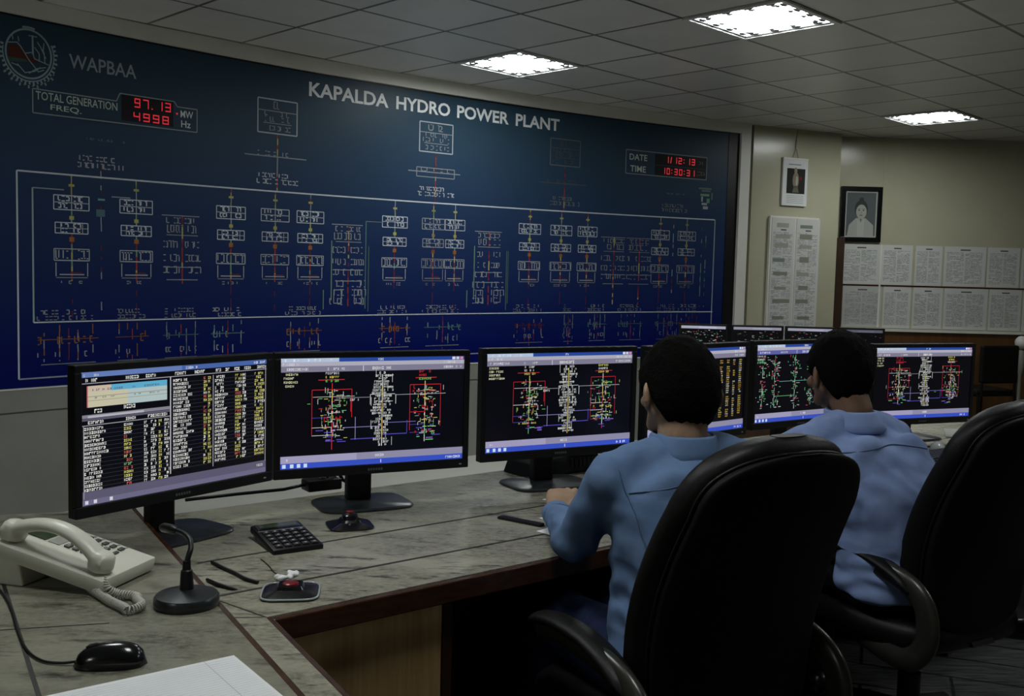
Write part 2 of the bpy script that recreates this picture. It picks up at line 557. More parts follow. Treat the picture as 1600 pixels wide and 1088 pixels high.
# ---- ink
class Ink:
    """lines and fills on the curved board, in (s, z)"""
    def __init__(self, off=.0015):
        self.m = MB(); self.off = off
    def fix(self, s, z):
        return z + (s - 5.1) * .0066 * (1 if z < 2.0 else max(0, 1 - (z - 2.0) * 2.5))
    def rect(self, s0, z0, s1, z1, c, raw=False, off=None):
        n = max(1, int(abs(s1 - s0) / .12))
        for i in range(n):
            a = s0 + (s1 - s0) * i / n; b = s0 + (s1 - s0) * (i + 1) / n
            fa = (lambda s, z: z) if raw else self.fix
            o = off or self.off
            self.m.quad([board_pt(a, fa(a, z0), o), board_pt(b, fa(b, z0), o), board_pt(b, fa(b, z1), o), board_pt(a, fa(a, z1), o)], c)
    def h(self, s0, s1, z, c, w=.007):
        self.rect(s0, z - w / 2, s1, z + w / 2, c)
    def v(self, s, z0, z1, c, w=.007):
        self.rect(s - w / 2, min(z0, z1), s + w / 2, max(z0, z1), c)
    def seg(self, a, b, c, w=.006):
        a = Vector(a); b = Vector(b); d = (b - a)
        if d.length < 1e-6: return
        d.normalize(); nn = Vector((-d.y, d.x)) * w / 2
        self.m.quad([board_pt(p.x, self.fix(p.x, p.y), self.off) for p in (a - nn, b - nn, b + nn, a + nn)], c)
    def frame(self, s0, z0, s1, z1, c, w=.006):
        self.h(s0, s1, z0, c, w); self.h(s0, s1, z1, c, w); self.v(s0, z0, z1, c, w); self.v(s1, z0, z1, c, w)
    def scrib(self, s0, z0, s1, z1, c, dens=1.0, w=.006):
        """a run of small illegible strokes"""
        s = s0; hgt = z1 - z0
        while s < s1 - .008:
            k = random.random(); wd = random.uniform(.009, .019)
            if k < .82 * dens:
                j = random.random() * .25 * hgt
                if k < .3: self.v(s, z0 + j, z1, c, w)
                if k > .2: self.h(s, min(s + wd, s1), z1 - j * .5, c, w * .9)
                if .15 < k < .7: self.h(s, min(s + wd, s1), z0 + j * .5, c, w * .9)
                if k > .55: self.v(min(s + wd, s1), z0, z1 - j, c, w)
            s += wd + .006
    def text(self, body, s0, z0, s1, z1, c, thick=0.0):
        vs, fs = text_mesh(body, thick)
        ax = min(v.x for v in vs); bx = max(v.x for v in vs); ay = min(v.y for v in vs); by = max(v.y for v in vs)
        pts = []
        for v in vs:
            s = s0 + (v.x - ax) / (bx - ax) * (s1 - s0); z = z0 + (v.y - ay) / (by - ay) * (z1 - z0)
            pts.append(board_pt(s, z, self.off))
        for f in fs:
            self.m.quad([pts[i] for i in f], c)
    def build(self, name, parent=None, mt=None):
        return bpart(self.m, name, mt or MT['board_ink'], parent)

WHITE = (.56, .62, .70); DIM = (.28, .34, .42); FAINT = (.10, .13, .17); GREENY = (.16, .30, .20); YEL = (.42, .40, .12); RED = (.30, .035, .03); DRED = (.14, .02, .03); CYAN = (.18, .36, .40); ORANGE = (.42, .16, .04)

for wd, a, b in (('KAPALDA', 4.171, 4.785), ('HYDRO', 4.848, 5.298), ('POWER', 5.358, 5.815), ('PLANT', 5.878, 6.282)):
    k = Ink(); k.text(wd, a, 2.505, b, 2.597, (.82, .85, .88), .024); k.build('title_word')
k = Ink(); k.text('WAPBAA', 2.633, 2.437, 3.018, 2.512, (.32, .39, .44), .010); k.build('agency_lettering')

# emblem: ring with toothed rim, dam scene and a ribbon of marks below
em = Ink(); ec = Vector((2.418, 2.472)); er = .118; EC = (.30, .40, .45)
def ring(r0, r1, a0, a1, c, n=48, off=.0015):
    for i in range(n):
        t0 = a0 + (a1 - a0) * i / n; t1 = a0 + (a1 - a0) * (i + 1) / n
        em.m.quad([board_pt(ec.x + r * cos(t), ec.y + r * sin(t) * 1.06, off) for r, t in ((r0, t0), (r1, t0), (r1, t1), (r0, t1))], c)
ring(er - .004, er + .005, 0, 2 * pi, EC)
ring(er + .012, er + .018, pi * .95, pi * 2.15, EC)
for i in range(26):
    a = pi * (.93 + 1.2 * i / 25)
    ring(er + .014, er + .030 + .006 * (i % 2), a - .035, a + .035, EC, 1)
for i in range(14):
    a = pi * (1.22 + .6 * i / 13)
    ring(er + .034, er + .050 - .010 * (i % 2), a - .03, a + .03, (.26, .33, .37), 1)
ring(er + .006, er + .016, pi * .42, pi * .58, EC, 6)
def eseg(pts, c, w=.005):
    for a, b in zip(pts, pts[1:]):
        a = Vector(a); b = Vector(b); d = (b - a).normalized(); nn = Vector((-d.y, d.x)) * w / 2
        em.m.quad([board_pt(ec.x + p.x, ec.y + p.y, .0017) for p in (a - nn, b - nn, b + nn, a + nn)], c)
em.m.quad([board_pt(ec.x + x, ec.y + y, .0012) for x, y in ((-.105, -.03), (-.03, -.035), (-.045, .03), (-.105, .035))], (.10, .022, .018))
em.m.quad([board_pt(ec.x + x, ec.y + y, .0012) for x, y in ((-.03, -.035), (.06, -.04), (.02, -.015), (-.045, .02))], (.09, .02, .018))
em.m.quad([board_pt(ec.x + x, ec.y + y, .0013) for x, y in ((-.10, -.055), (.0, -.04), (-.02, -.03), (-.105, -.032))], (.05, .11, .075))
eseg([(-.105, .042), (-.06, .05), (-.04, .03), (0, -.03), (.05, -.085), (.08, -.07)], EC)
eseg([(-.02, .0), (.02, .012), (.03, -.02), (.105, -.04)], EC)
eseg([(.02, .10), (.022, .0)], EC, .009); eseg([(.0, .095), (.045, .095)], EC)
eseg([(.03, .04), (.055, .01), (.055, -.03)], EC); eseg([(.045, .07), (.08, .02), (.085, -.035)], EC); eseg([(.08, .07), (.075, .02)], EC); eseg([(.06, .05), (.09, -.01)], EC)
eseg([(-.09, -.06), (-.05, -.07), (-.02, -.10), (.03, -.085), (.06, -.06)], EC); eseg([(-.06, -.06), (-.03, -.09)], EC); eseg([(.0, -.10), (.04, -.07), (.09, -.055)], EC)
eseg([(-.08, .06), (-.085, .085)], EC); eseg([(-.05, .055), (-.055, .08)], EC)
em.build('emblem')

# seven segment digits
SEG = {'0': 'abcdef', '1': 'bc', '2': 'abged', '3': 'abgcd', '4': 'fgbc', '5': 'afgcd', '6': 'afgedc', '7': 'abc', '8': 'abcdefg', '9': 'abcdfg'}
def digits(k, txt, s0, s1, z0, z1, c, gap=.3, w=.0085):
    wide = [1.0 if ch in SEG else .45 for ch in txt]
    unit = (s1 - s0) / (sum(wide) + gap * (len(txt) - 1)); s = s0; zm = (z0 + z1) / 2
    for ch, wd in zip(txt, wide):
        a, b = s, s + unit * wd
        if ch in SEG:
            for q in SEG[ch]:
                if q == 'a': k.rect(a, z1 - w, b, z1, c, True)
                if q == 'd': k.rect(a, z0, b, z0 + w, c, True)
                if q == 'g': k.rect(a, zm - w / 2, b, zm + w / 2, c, True)
                if q == 'b': k.rect(b - w * .8, zm, b, z1, c, True)
                if q == 'c': k.rect(b - w * .8, z0, b, zm, c, True)
                if q == 'f': k.rect(a, zm, a + w * .8, z1, c, True)
                if q == 'e': k.rect(a, z0, a + w * .8, zm, c, True)
        elif ch == '.': k.rect(a, z0, a + w, z0 + w, c, True)
        elif ch == ':':
            k.rect(a, z0 + .010, a + w, z0 + .010 + w, c, True); k.rect(a, z1 - .010 - w, a + w, z1 - .010, c, True)
        elif ch == '/':
            k.m.quad([board_pt(x, z, k.off) for x, z in ((a, z0), (a + w, z0), (b, z1), (b - w, z1))], c)
        s = b + unit * gap

def readout(name, label):
    o = bpy.data.objects.new(name, None); COL.objects.link(o); o.parent = board; o['label'] = label
    return o
gd = readout('generation_display', 'framed readout of total generation with red figures')
k = Ink(.004); RD = (1, .03, .05)
k.rect(2.93, 2.245, 3.245, 2.345, (.01, .006, .012), True, .0014); k.rect(2.93, 2.195, 3.245, 2.262, (.012, .006, .016), True, .0015)
k.build('readout_background', gd)
k = Ink(.0030)
k.m.cl = None
digits(k, '97.13', 3.006, 3.228, 2.277, 2.329, RD, .5, .007)
for v_ in ((3.262, 2.27),): k.rect(v_[0], v_[1], v_[0] + .01, v_[1] + .01, RD, True)
k.build('red_figures', gd, MT['red_led'])
k = Ink(.003); digits(k, '4998', 3.0, 3.215, 2.203, 2.250, RD, .5, .007); k.build('red_figures', gd, MT['red_led'])
k = Ink(.002); GT = (.52, .64, .58)
for a, b in (((2.436, 2.301), (2.90, 2.301)), ((2.90, 2.301), (2.92, 2.345)), ((2.92, 2.345), (3.25, 2.345)), ((3.25, 2.345), (3.27, 2.318)), ((3.27, 2.318), (3.396, 2.318)), ((3.396, 2.318), (3.396, 2.187)), ((3.396, 2.187), (2.436, 2.180)), ((2.436, 2.180), (2.436, 2.301))):
    k.seg(a, b, (.30, .36, .40), .006)
k.text('TOTAL GENERATION', 2.452, 2.243, 2.905, 2.287, GT, .008); k.text('FREQ.', 2.53, 2.193, 2.70, 2.228, GT, .008)
k.text('MW', 3.29, 2.257, 3.37, 2.298, (.7, .78, .78), .01); k.text('Hz', 3.294, 2.200, 3.355, 2.24, (.7, .78, .78), .01)
k.build('readout_lettering', gd)
dd = readout('date_display', 'framed date and time readout with red figures')
k = Ink(.004); k.rect(7.218, 2.325, 7.735, 2.415, (.004, .003, .004), True, .0014); k.rect(7.218, 2.235, 7.735, 2.320, (.004, .003, .004), True, .0014); k.build('readout_background', dd)
k = Ink(.003); digits(k, '1/12:13', 7.32, 7.62, 2.347, 2.400, RD, .5, .008); k.build('red_figures', dd, MT['red_led']); k = Ink(.003); digits(k, '10:30:31', 7.29, 7.62, 2.252, 2.305, RD, .5, .008); k.build('red_figures', dd, MT['red_led'])
k = Ink(.002); k.frame(6.93, 2.226, 7.742, 2.424, (.22, .27, .31), .008); k.text('DATE', 6.965, 2.345, 7.14, 2.395, (.52, .60, .56), .012); k.text('TIME', 6.975, 2.25, 7.13, 2.30, (.52, .60, .56), .012)
k.scrib(7.66, 2.355, 7.72, 2.385, (.14, .15, .15)); k.scrib(7.65, 2.262, 7.72, 2.292, (.16, .17, .17))
k.build('readout_lettering', dd)

# diagram
k = Ink()
k.h(2.349, 7.847, 1.878, WHITE, .009); k.v(2.349, 1.878, .775, WHITE, .009); k.v(7.85, 1.878, .80, DIM, .009); k.h(2.349, 7.85, .775, DIM, .008)
k.v(2.43, 1.076, 1.795, (.30, .42, .42), .009); k.h(2.43, 2.60, 1.795, DIM, .006); k.h(2.43, 7.86, 1.076, WHITE, .007)
k.build('bus_lines')

def chain(k, s, z0, z1, cols, w=.007):
    """vertical conductor made of short coloured pieces"""
    z = z1
    while z > z0:
        d = random.uniform(.015, .045); c = random.choice(cols)
        if c: k.v(s + random.uniform(-.001, .001), max(z0, z - d), z, c, w)
        z -= d
full = [(2.641, .098, 1), (3.016, .098, 1), (3.624, .098, 1), (3.933, .10, .8), (4.191, .10, 1), (4.853, .102, 1), (5.175, .095, .55), (5.361, .085, .8), (6.033, .10, .9), (6.328, .10, .8), (6.579, .092, .85), (7.299, .09, .7), (7.566, .09, .55)]
for s, hw, br in full:
    k = Ink(); c = tuple(x * br for x in WHITE); c2 = tuple(x * br * .7 for x in WHITE)
    chain(k, s, 1.765, 1.875, [DIM, YEL, GREENY, RED], .006)
    k.rect(s - .016, 1.815, s + .016, 1.828, tuple(x * br for x in YEL))
    k.build('conductor'); k = Ink()
    k.frame(s - hw, 1.688, s + hw, 1.765, c, .005); k.h(s - hw, s + hw, 1.727, c2, .005)
    for zz in (1.697, 1.735): k.scrib(s - hw * .75, zz, s - .012, zz + .026, c, 1.1, .007); k.scrib(s + .012, zz, s + hw * .7, zz + .026, c, 1.1, .007)
    k.v(s, 1.69, 1.765, c2, .006)
    k.build('label_box'); k = Ink()
    chain(k, s, 1.615, 1.688, [YEL, YEL, GREENY, DIM], .008); k.rect(s - .013, 1.635, s + .013, 1.655, tuple(x * br for x in YEL))
    k.frame(s - hw * .93, 1.560, s + hw * .93, 1.618, c, .005); k.h(s - hw * .9, s + hw * .9, 1.588, c2, .004); k.v(s + hw * .62, 1.56, 1.618, c2, .004); k.v(s - hw * .62, 1.56, 1.618, c2, .004)
    for zz in (1.566, 1.593): k.scrib(s - hw * .58, zz, s - .012, zz + .02, c, 1.2, .007); k.scrib(s + .012, zz, s + hw * .58, zz + .02, c, 1.2, .007)
    k.build('label_box'); k = Ink()
    chain(k, s, 1.30, 1.560, [YEL, RED, RED, DRED, GREENY], .009); k.rect(s - .014, 1.515, s + .014, 1.54, tuple(x * br * .8 for x in ORANGE))
    k.frame(s - hw, 1.412, s + hw, 1.475, c2, .005); k.scrib(s - hw * .9, 1.42, s - .015, 1.468, c2, 1.2); k.scrib(s + .015, 1.42, s + hw, 1.468, c2, 1.2)
    k.h(s - hw * .95, s + hw * .95, 1.412, c, .006)
    k.v(s - hw * .9, 1.325, 1.40, c2, .005); k.v(s + hw * .9, 1.325, 1.40, c2, .005); k.h(s - hw * .7, s + hw * .7, 1.335, c2, .006); k.h(s - hw * .9, s + hw * .9, 1.318, tuple(x * .6 for x in c2), .005)
    k.h(s - hw * .1, s + hw * .6, 1.345, DRED, .006); k.scrib(s - hw * .6, 1.285, s + hw * .6, 1.30, tuple(x * .6 for x in c2), .8)
    chain(k, s, 1.10, 1.30, [DRED, None, DRED, None], .005)
    k.build('unit_diagram')

for s, hi, br in ((3.302, 1.69, .5), (4.484, 1.69, .55), (5.666, 1.69, .5), (6.841, 1.69, .4), (7.094, 1.69, .35)):
    k = Ink(); c = tuple(x * br for x in WHITE)
    k.h(s - .13, s + .11, hi, c, .005); k.scrib(s - .1, hi - .045, s + .1, hi - .012, c); k.scrib(s - .11, hi - .10, s + .1, hi - .055, c); k.h(s - .1, s + .1, hi - .115, c, .004)
    chain(k, s, 1.14, hi, [RED, RED, DRED, YEL, None], .009)
    for zz in (1.50, 1.42, 1.35): k.scrib(s - .12, zz, s - .02, zz + .04, c); k.scrib(s + .02, zz, s + .12, zz + .04, c)
    k.h(s - .12, s + .12, 1.385, c, .005); k.h(s - .1, s + .1, 1.31, c, .005)
    if s in (4.484, 5.666):
        k.v(s - .13, 1.18, 1.58, GREENY, .007); k.v(s + .16, 1.10, 1.55, (.10, .16, .10), .006); k.v(s - .19, 1.12, 1.25, GREENY, .006)
        for zz in (1.27, 1.21, 1.15): k.scrib(s - .14, zz, s - .03, zz + .045, c); k.scrib(s + .03, zz, s + .14, zz + .045, c)
        k.frame(s - .11, 1.16, s - .05, 1.25, c, .005); k.frame(s + .05, 1.16, s + .11, 1.25, c, .005)
    k.build('transformer_diagram')
# upper feeders
for s, top, br, tw in ((3.945, 1, .75, .13), (5.185, 1, .7, .135), (6.345, 1, .22, .12), (2.808, 0, .6, .12), (7.43, 0, .28, .12)):
    k = Ink(); c = tuple(x * br for x in WHITE); c2 = tuple(x * br * .6 for x in WHITE)
    if top:
        k.frame(s - .14, 2.238, s + .14, 2.447, c, .008); k.h(s - .14, s + .14, 2.375, c2, .006); k.h(s - .1, s + .1, 2.30, c2, .005)
        if br == .7: k.text('U', s - .07, 2.388, s - .025, 2.432, c2, .004); k.text('2', s + .02, 2.388, s + .055, 2.432, c2, .004)
        for zz in (2.255, 2.31, 2.345): k.scrib(s - .11, zz, s + .11, zz + .03, c2, .8)
        k.scrib(s - .05, 2.39, s + .02, 2.435, c2)
        chain(k, s, 1.885, 2.238, [RED, DRED, YEL, c2], .008)
        k.h(s - .23, s + .21, 2.095, c2, .007); k.scrib(s - .16, 2.10, s + .14, 2.125, c2, .7)
        if br == .7: k.frame(s - .16, 2.06, s + .16, 2.125, c2, .006)
    else:
        chain(k, s, 1.10, 1.93, [DRED, None, DIM, None], .006)
        k.scrib(s - .08, 2.078, s + .14, 2.086, FAINT, .8)
    k.scrib(s - tw, 1.965, s + tw * .7, 1.99, c, 1.0, .007); k.scrib(s - tw * 1.1, 1.925, s + tw * 1.2, 1.953, c, 1.1, .007)
    k.build('feeder_diagram')
# small green lit mimic near the end
k = Ink()
for a in ((7.69, 2.08, 7.78, 2.10, GREENY), (7.67, 2.14, 7.80, 2.155, (.12, .17, .15)), (7.70, 2.12, 7.79, 2.135, (.12, .17, .15)), (7.70, 2.03, 7.715, 2.075, (.35, .5, .42)), (7.705, 2.0, 7.76, 2.02, (.32, .36, .38)), (7.755, 2.02, 7.785, 2.06, (.14, .3, .2)), (7.72, 1.965, 7.77, 1.99, (.36, .38, .42)), (7.80, 2.05, 7.815, 2.11, (.12, .17, .15))): k.rect(*a)
k.build('station_mark')
k = Ink(); 
for s in (7.763, 7.72): chain(k, s, 1.12, 1.80, [(.05, .11, .07), None, GREENY, None], .006)
k.v(5.84, 1.15, 1.55, (.08, .14, .09), .006); k.v(4.62, 1.12, 1.72, (.10, .22, .20), .006); k.h(4.62, 4.76, 1.72, (.15, .2, .2), .005)
k.h(2.87, 2.98, 1.775, DIM, .006); k.rect(2.79, 1.75, 2.83, 1.76, CYAN); k.rect(2.78, 1.66, 2.83, 1.70, (.08, .16, .2))
k.build('side_lines')
# lower row of outgoing lines
low = [(2.62, .17, ORANGE, .6), (2.99, .10, ORANGE, .5), (3.295, .115, CYAN, .5), (3.605, .115, CYAN, .75), (4.155, .13, ORANGE, .6), (4.865, .13, ORANGE, .65), (5.27, .16, CYAN, .55), (6.05, .14, RED, .45), (6.42, .05, DIM, .35), (6.70, .09, CYAN, .5), (7.03, .12, CYAN, .4), (7.4, .12, DIM, .3), (7.62, .1, RED, .4)]
for s, hw, acc, br in low:
    k = Ink(); c = tuple(x * br * .8 for x in WHITE); a = tuple(x * br for x in acc)
    k.scrib(s - hw * .9, 1.118, s + hw * .7, 1.14, c, .9); k.scrib(s - hw * 1.1, 1.086, s + hw * .9, 1.108, tuple(x * .8 for x in c), .9)
    for q in (-.8, -.3, .3, .8):
        chain(k, s + hw * q, .86, 1.06, [a, c, None, None], .006)
    k.h(s - hw, s + hw, .98, tuple(x * .7 for x in a), .005); k.scrib(s - hw, .955, s + hw, .995, a, .45, .007); k.scrib(s - hw, .88, s + hw, .91, c, .35)
    k.h(s - hw * .9, s + hw * .9, .845, tuple(x * .7 for x in c), .005)
    chain(k, s, .82, 1.06, [DRED, RED, None], .006)
    k.build('outgoing_line_diagram')

# ------------------------------------------------------------------ pillar, far wall, other walls
PA = Vector((2.095, 9.02)); PB = Vector((3.0, 9.42))
pd = (PB - PA).normalized(); pn = Vector((pd.y, -pd.x))    # towards the room
m = MB()
m.prism([PA, PB, PB - pn * .5, PA - pn * .5], 0, CEIL)
structure(m.build('trim_1', MT['wall'])).name = 'trim_1'
YW = 9.62
m = MB(); m.box(2.6, YW, 0, 7.4, YW + .1, CEIL + .05)
structure(m.build('wall_back', MT['wall']))
m = MB(); m.box(2.99, YW - .06, 0, 3.12, YW, 1.80)
structure(m.build('trim_2', MT['wood_dark']))
m = MB(); m.box(3.12, YW - .035, 0, 7.3, YW, .93)
structure(m.build('trim_3', MT['wood_wall']))
m = MB(); m.box(3.12, YW - .06, .925, 7.3, YW, .945)
structure(m.build('trim_4', MT['frame_grey']))
m = MB(); m.box(7.3, -3.5, 0, 7.4, YW, CEIL + .05)
structure(m.build('wall_right', MT['wall']))
m = MB(); m.box(-4.5, -2.3, 0, 7.3, -2.2, CEIL + .05)
structure(m.build('wall_front', MT['wall']))
# ------------------------------------------------------------------ papers and pictures on the far walls
def sheet_marks(mb, w, h, y, head=True, dens=.75, ink=(.22, .22, .23)):
    """rows of illegible grey lines on a sheet, local x right, z up from the lower left corner"""
    pad = .06 * w
    cols = 1 if w < .25 else 2
    z = h - .10 * h
    if head:
        mb.quad([(w * .38, y, z), (w * .62, y, z), (w * .62, y, z + .012), (w * .38, y, z + .012)], (.10, .10, .11))
    z -= .022
    while z > .05 * h:
        for c in range(cols):
            xa = pad + c * (w - 2 * pad) / cols; xb = xa + (w - 2 * pad) / cols - .012
            x = xa
            while x < xb:
                d = random.uniform(.015, .06)
                if random.random() < dens:
                    g = random.uniform(.8, 1.8)
                    mb.quad([(x, y, z), (min(x + d, xb), y, z), (min(x + d, xb), y, z + .005), (x, y, z + .005)], tuple(i * g for i in ink))
                x += d + .008
        z -= .0125

def sheet(name, label, cat, w, h, loc, rotz, group, darken=.0, dens=.75, blocks=()):
    m = MB()
    g = .62 - darken  # some sheets get a darker paper tone
    m.quad([(0, 0, 0), (w, 0, 0), (w, 0, h), (0, 0, h)], (g, g, g * .97))
    m.quad([(0, .002, 0), (0, .002, h), (w, .002, h), (w, .002, 0)], (g, g, g * .97))
    for a, b in (((0, 0), (w, 0)), ((w, 0), (w, h)), ((w, h), (0, h)), ((0, h), (0, 0))):
        m.quad([(a[0], 0, a[1]), (a[0], .002, a[1]), (b[0], .002, b[1]), (b[0], 0, b[1])], (g, g, g))
    sheet_marks(m, w, h, -.0006, True, dens)
    for (x0, z0, x1, z1, c) in blocks:
        m.quad([(x0, -.0009, z0), (x1, -.0009, z0), (x1, -.0009, z1), (x0, -.0009, z1)], c)
    o = m.build(name, MT['print'], None, loc, rotz)
    return tag(o, label, cat, group)

K = YW / 9.5
def wx(x): return x * K
def wz(z): return EYE + (z - EYE) * K
row1 = [(3.083, 3.437), (3.455, 3.742), (3.768, 4.02), (4.04, 4.432), (4.448, 4.752), (4.77, 5.1)]
row2 = [(3.104, 3.470), (3.485, 3.745), (3.765, 4.045), (4.06, 4.47), (4.485, 4.79), (4.805, 5.1)]
desc1 = ['grey notice sheet directly below the framed portrait', 'notice sheet second along from the portrait in the upper row', 'narrow notice sheet third along in the upper row',
         'wide notice sheet fourth along in the upper row', 'notice sheet fifth along in the upper row', 'notice sheet of the upper row cut by the picture edge']
desc2 = ['darker notice sheet beside the pillar in the lower row', 'notice sheet second from the pillar in the lower row', 'notice sheet third from the pillar in the lower row',
         'wide notice sheet fourth from the pillar in the lower row', 'notice sheet fifth from the pillar in the lower row', 'notice sheet of the lower row cut by the picture edge']
for i, (a, b) in enumerate(row1):
    sheet('notice_sheet', desc1[i], 'notice', wx(b) - wx(a), wz(1.742) - wz(1.368), (wx(a), YW - .006, wz(1.368)), 0, 'notices in two rows on the far wall', .04 if i == 0 else 0, .85)
for i, (a, b) in enumerate(row2):
    sheet('notice_sheet', desc2[i], 'notice', wx(b) - wx(a), wz(1.350) - wz(.962), (wx(a), YW - .006, wz(.962)), 0, 'notices in two rows on the far wall', .14 if i == 0 else .02, .9)
# thin battens between the rows
m = MB(); m.box(wx(3.07), YW - .008, wz(1.352), wx(5.1), YW, wz(1.366))
tag(m.build('paper_rail', MT['wood_edge']), 'thin brown rail between the two rows of notices', 'rail')
m = MB(); m.box(wx(3.435), YW - .012, wz(.965), wx(3.452), YW, wz(1.744))
tag(m.build('paper_batten', MT['frame_grey']), 'thin upright batten beside the notices under the portrait', 'batten')
# joint in the wall sheeting
m = MB(); m.box(wx(3.43), YW - .003, wz(1.75), wx(3.437), YW, CEIL)
structure(m.build('trim_5', MT['wall_dim']))

# framed portrait
fw, fh = .385 * K, .515 * K
t = thing('framed_portrait', 'black framed portrait photograph hanging on the far wall', 'picture', (wx(3.04), YW - .03, wz(1.762)))
m = MB(); b_ = .045
m.box(0, 0, 0, fw, .028, b_); m.box(0, 0, fh - b_, fw, .028, fh); m.box(0, 0, b_, b_, .028, fh - b_); m.box(fw - b_, 0, b_, fw, .028, fh - b_)
m.build('frame', MT['gloss_black'], t, bevel=.004)
m = MB()
m.quad([(b_, .012, b_), (fw - b_, .012, b_), (fw - b_, .012, fh - b_), (b_, .012, fh - b_)], (.42, .42, .38))
def disc(m, cx, cz, rx, rz, y, c, n=20, a0=0, a1=2 * pi):
    m.quad([(cx + rx * cos(a0 + (a1 - a0) * i / n), y, cz + rz * sin(a0 + (a1 - a0) * i / n)) for i in range(n + (0 if a1 - a0 > 6 else 1))], c)
m.quad([(b_ + .012, .0115, b_ + .012), (fw - b_ - .012, .0115, b_ + .012), (fw - b_ - .012, .0115, fh - b_ - .012), (b_ + .012, .0115, fh - b_ - .012)], (.10, .115, .12))
cx = fw * .5
m.quad([(cx - .125, .011, b_ + .012), (cx + .125, .011, b_ + .012), (cx + .12, .011, .16), (cx + .045, .011, .225), (cx - .045, .011, .225), (cx - .11, .011, .16)], (.36, .37, .34))
m.quad([(cx - .03, .0106, b_ + .012), (cx + .03, .0106, b_ + .012), (cx + .035, .0106, .22), (cx, .0106, .18), (cx - .035, .0106, .22)], (.42, .43, .40))
m.quad([(cx - .012, .0104, .235), (cx + .012, .0104, .235), (cx, .0104, .185)], (.12, .12, .11))
disc(m, cx, .31, .062, .085, .0102, (.05, .052, .05)); disc(m, cx, .40, .022, .02, .0101, (.05, .052, .05))
disc(m, cx + .002, .285, .05, .068, .0098, (.36, .36, .33))
for sx in (-.02, .022):
    disc(m, cx + sx, .298, .009, .005, .0095, (.06, .06, .06), 10); m.quad([(cx + sx - .013, .0095, .309), (cx + sx + .013, .0095, .309), (cx + sx + .013, .0095, .313), (cx + sx - .013, .0095, .313)], (.09, .09, .09))
m.quad([(cx - .006, .0095, .27), (cx + .008, .0095, .27), (cx + .002, .0095, .296)], (.26, .26, .24))
disc(m, cx, .252, .016, .005, .0095, (.14, .13, .12), 10)
m.build('photograph', MT['print'], t)

# pillar things: along the pillar face
def pil(x, z, off=.004):
    tt = (x - PA.x) / (PB.x - PA.x)
    p = PA + (PB - PA) * tt + pn * off
    return Vector((p.x, p.y, z))
prz = math.atan2(pd.y, pd.x)
def plen(a, b): return (b - a) / pd.x
t = thing('wall_calendar', 'small white wall calendar with dark picture hanging on the pillar', 'calendar', pil(2.385, 2.06, .022), prz)
w, h = plen(2.385, 2.64), .425
m = MB(); m.box(0, 0, 0, w, .02, h); m.build('page_block', MT['paper'], t, bevel=.002)
m = MB()
m.quad([(.045, -.001, .11), (w - .03, -.001, .11), (w - .03, -.001, h - .09), (.045, -.001, h - .09)], (.03, .03, .028))
disc(m, w * .52, .23, .035, .075, -.0014, (.26, .22, .17)); disc(m, w * .51, .315, .017, .03, -.0015, (.34, .26, .2)); disc(m, w * .56, .225, .012, .045, -.0016, (.5, .45, .38)); disc(m, w * .72, .25, .012, .02, -.0016, (.2, .02, .03))
m.quad([(w * .40, -.0014, .12), (w * .66, -.0014, .12), (w * .6, -.0014, .18), (w * .45, -.0014, .18)], (.16, .15, .12))
for i in range(5):
    m.quad([(.05, -.0012, .025 + i * .016), (w - .04, -.0012, .025 + i * .016), (w - .04, -.0012, .028 + i * .016), (.05, -.0012, .028 + i * .016)], (.30, .30, .29))
m.quad([(.06, -.0012, h - .06), (w - .08, -.0012, h - .06), (w - .08, -.0012, h - .05), (.06, -.0012, h - .05)], (.34, .34, .32))
m.build('picture', MT['print'], t)
m = MB(); m.box(0, -.003, h - .012, w, .022, h + .004); m.build('binding', MT['frame_grey'], t)
m = MB(); m.tube([(w * .4, .01, h), (w * .52, .015, h + .09), (w * .64, .01, h)], .003, 6); m.build('hanging_cord', MT['phone_grey'], t)
m = MB(); m.tube([pil(2.515, 2.58, .004), pil(2.52, 2.66, .006), pil(2.53, 2.749, .004)], .005, 6)
tag(m.build('wall_cable', MT['phone_grey']), 'thin grey cable running up the pillar above the calendar', 'cable')
m = MB(); m.box(0, 0, 0, plen(2.282, 2.79), .028, 1.16)
t2 = m.build('notice_board', MT['frame_grey'], None, pil(2.27, .80, .032), prz, bevel=.003)
tag(t2, 'tall narrow notice board fixed to the pillar', 'notice board')
for x0, x1, lab, nb in ((2.288, 2.525, 'long yellowed notice strip nearer the blue board on the pillar', 0), (2.54, 2.785, 'long notice strip nearer the pillar corner', 1)):
    wS = plen(x0, x1)
    bl = [(wS * random.uniform(.08, .2), zz, wS * random.uniform(.55, .9), zz + random.uniform(.02, .05), random.choice(((.24, .25, .20), (.30, .30, .27), (.2, .24, .22), (.36, .35, .30)))) for zz in (1.03, .93, .85, .72, .60, .47, .35, .2)]
    sheet('notice_strip', lab, 'notice', wS, 1.115, pil(x0, .83, .036), prz, 'notice strips on the pillar', .03, .7, bl)

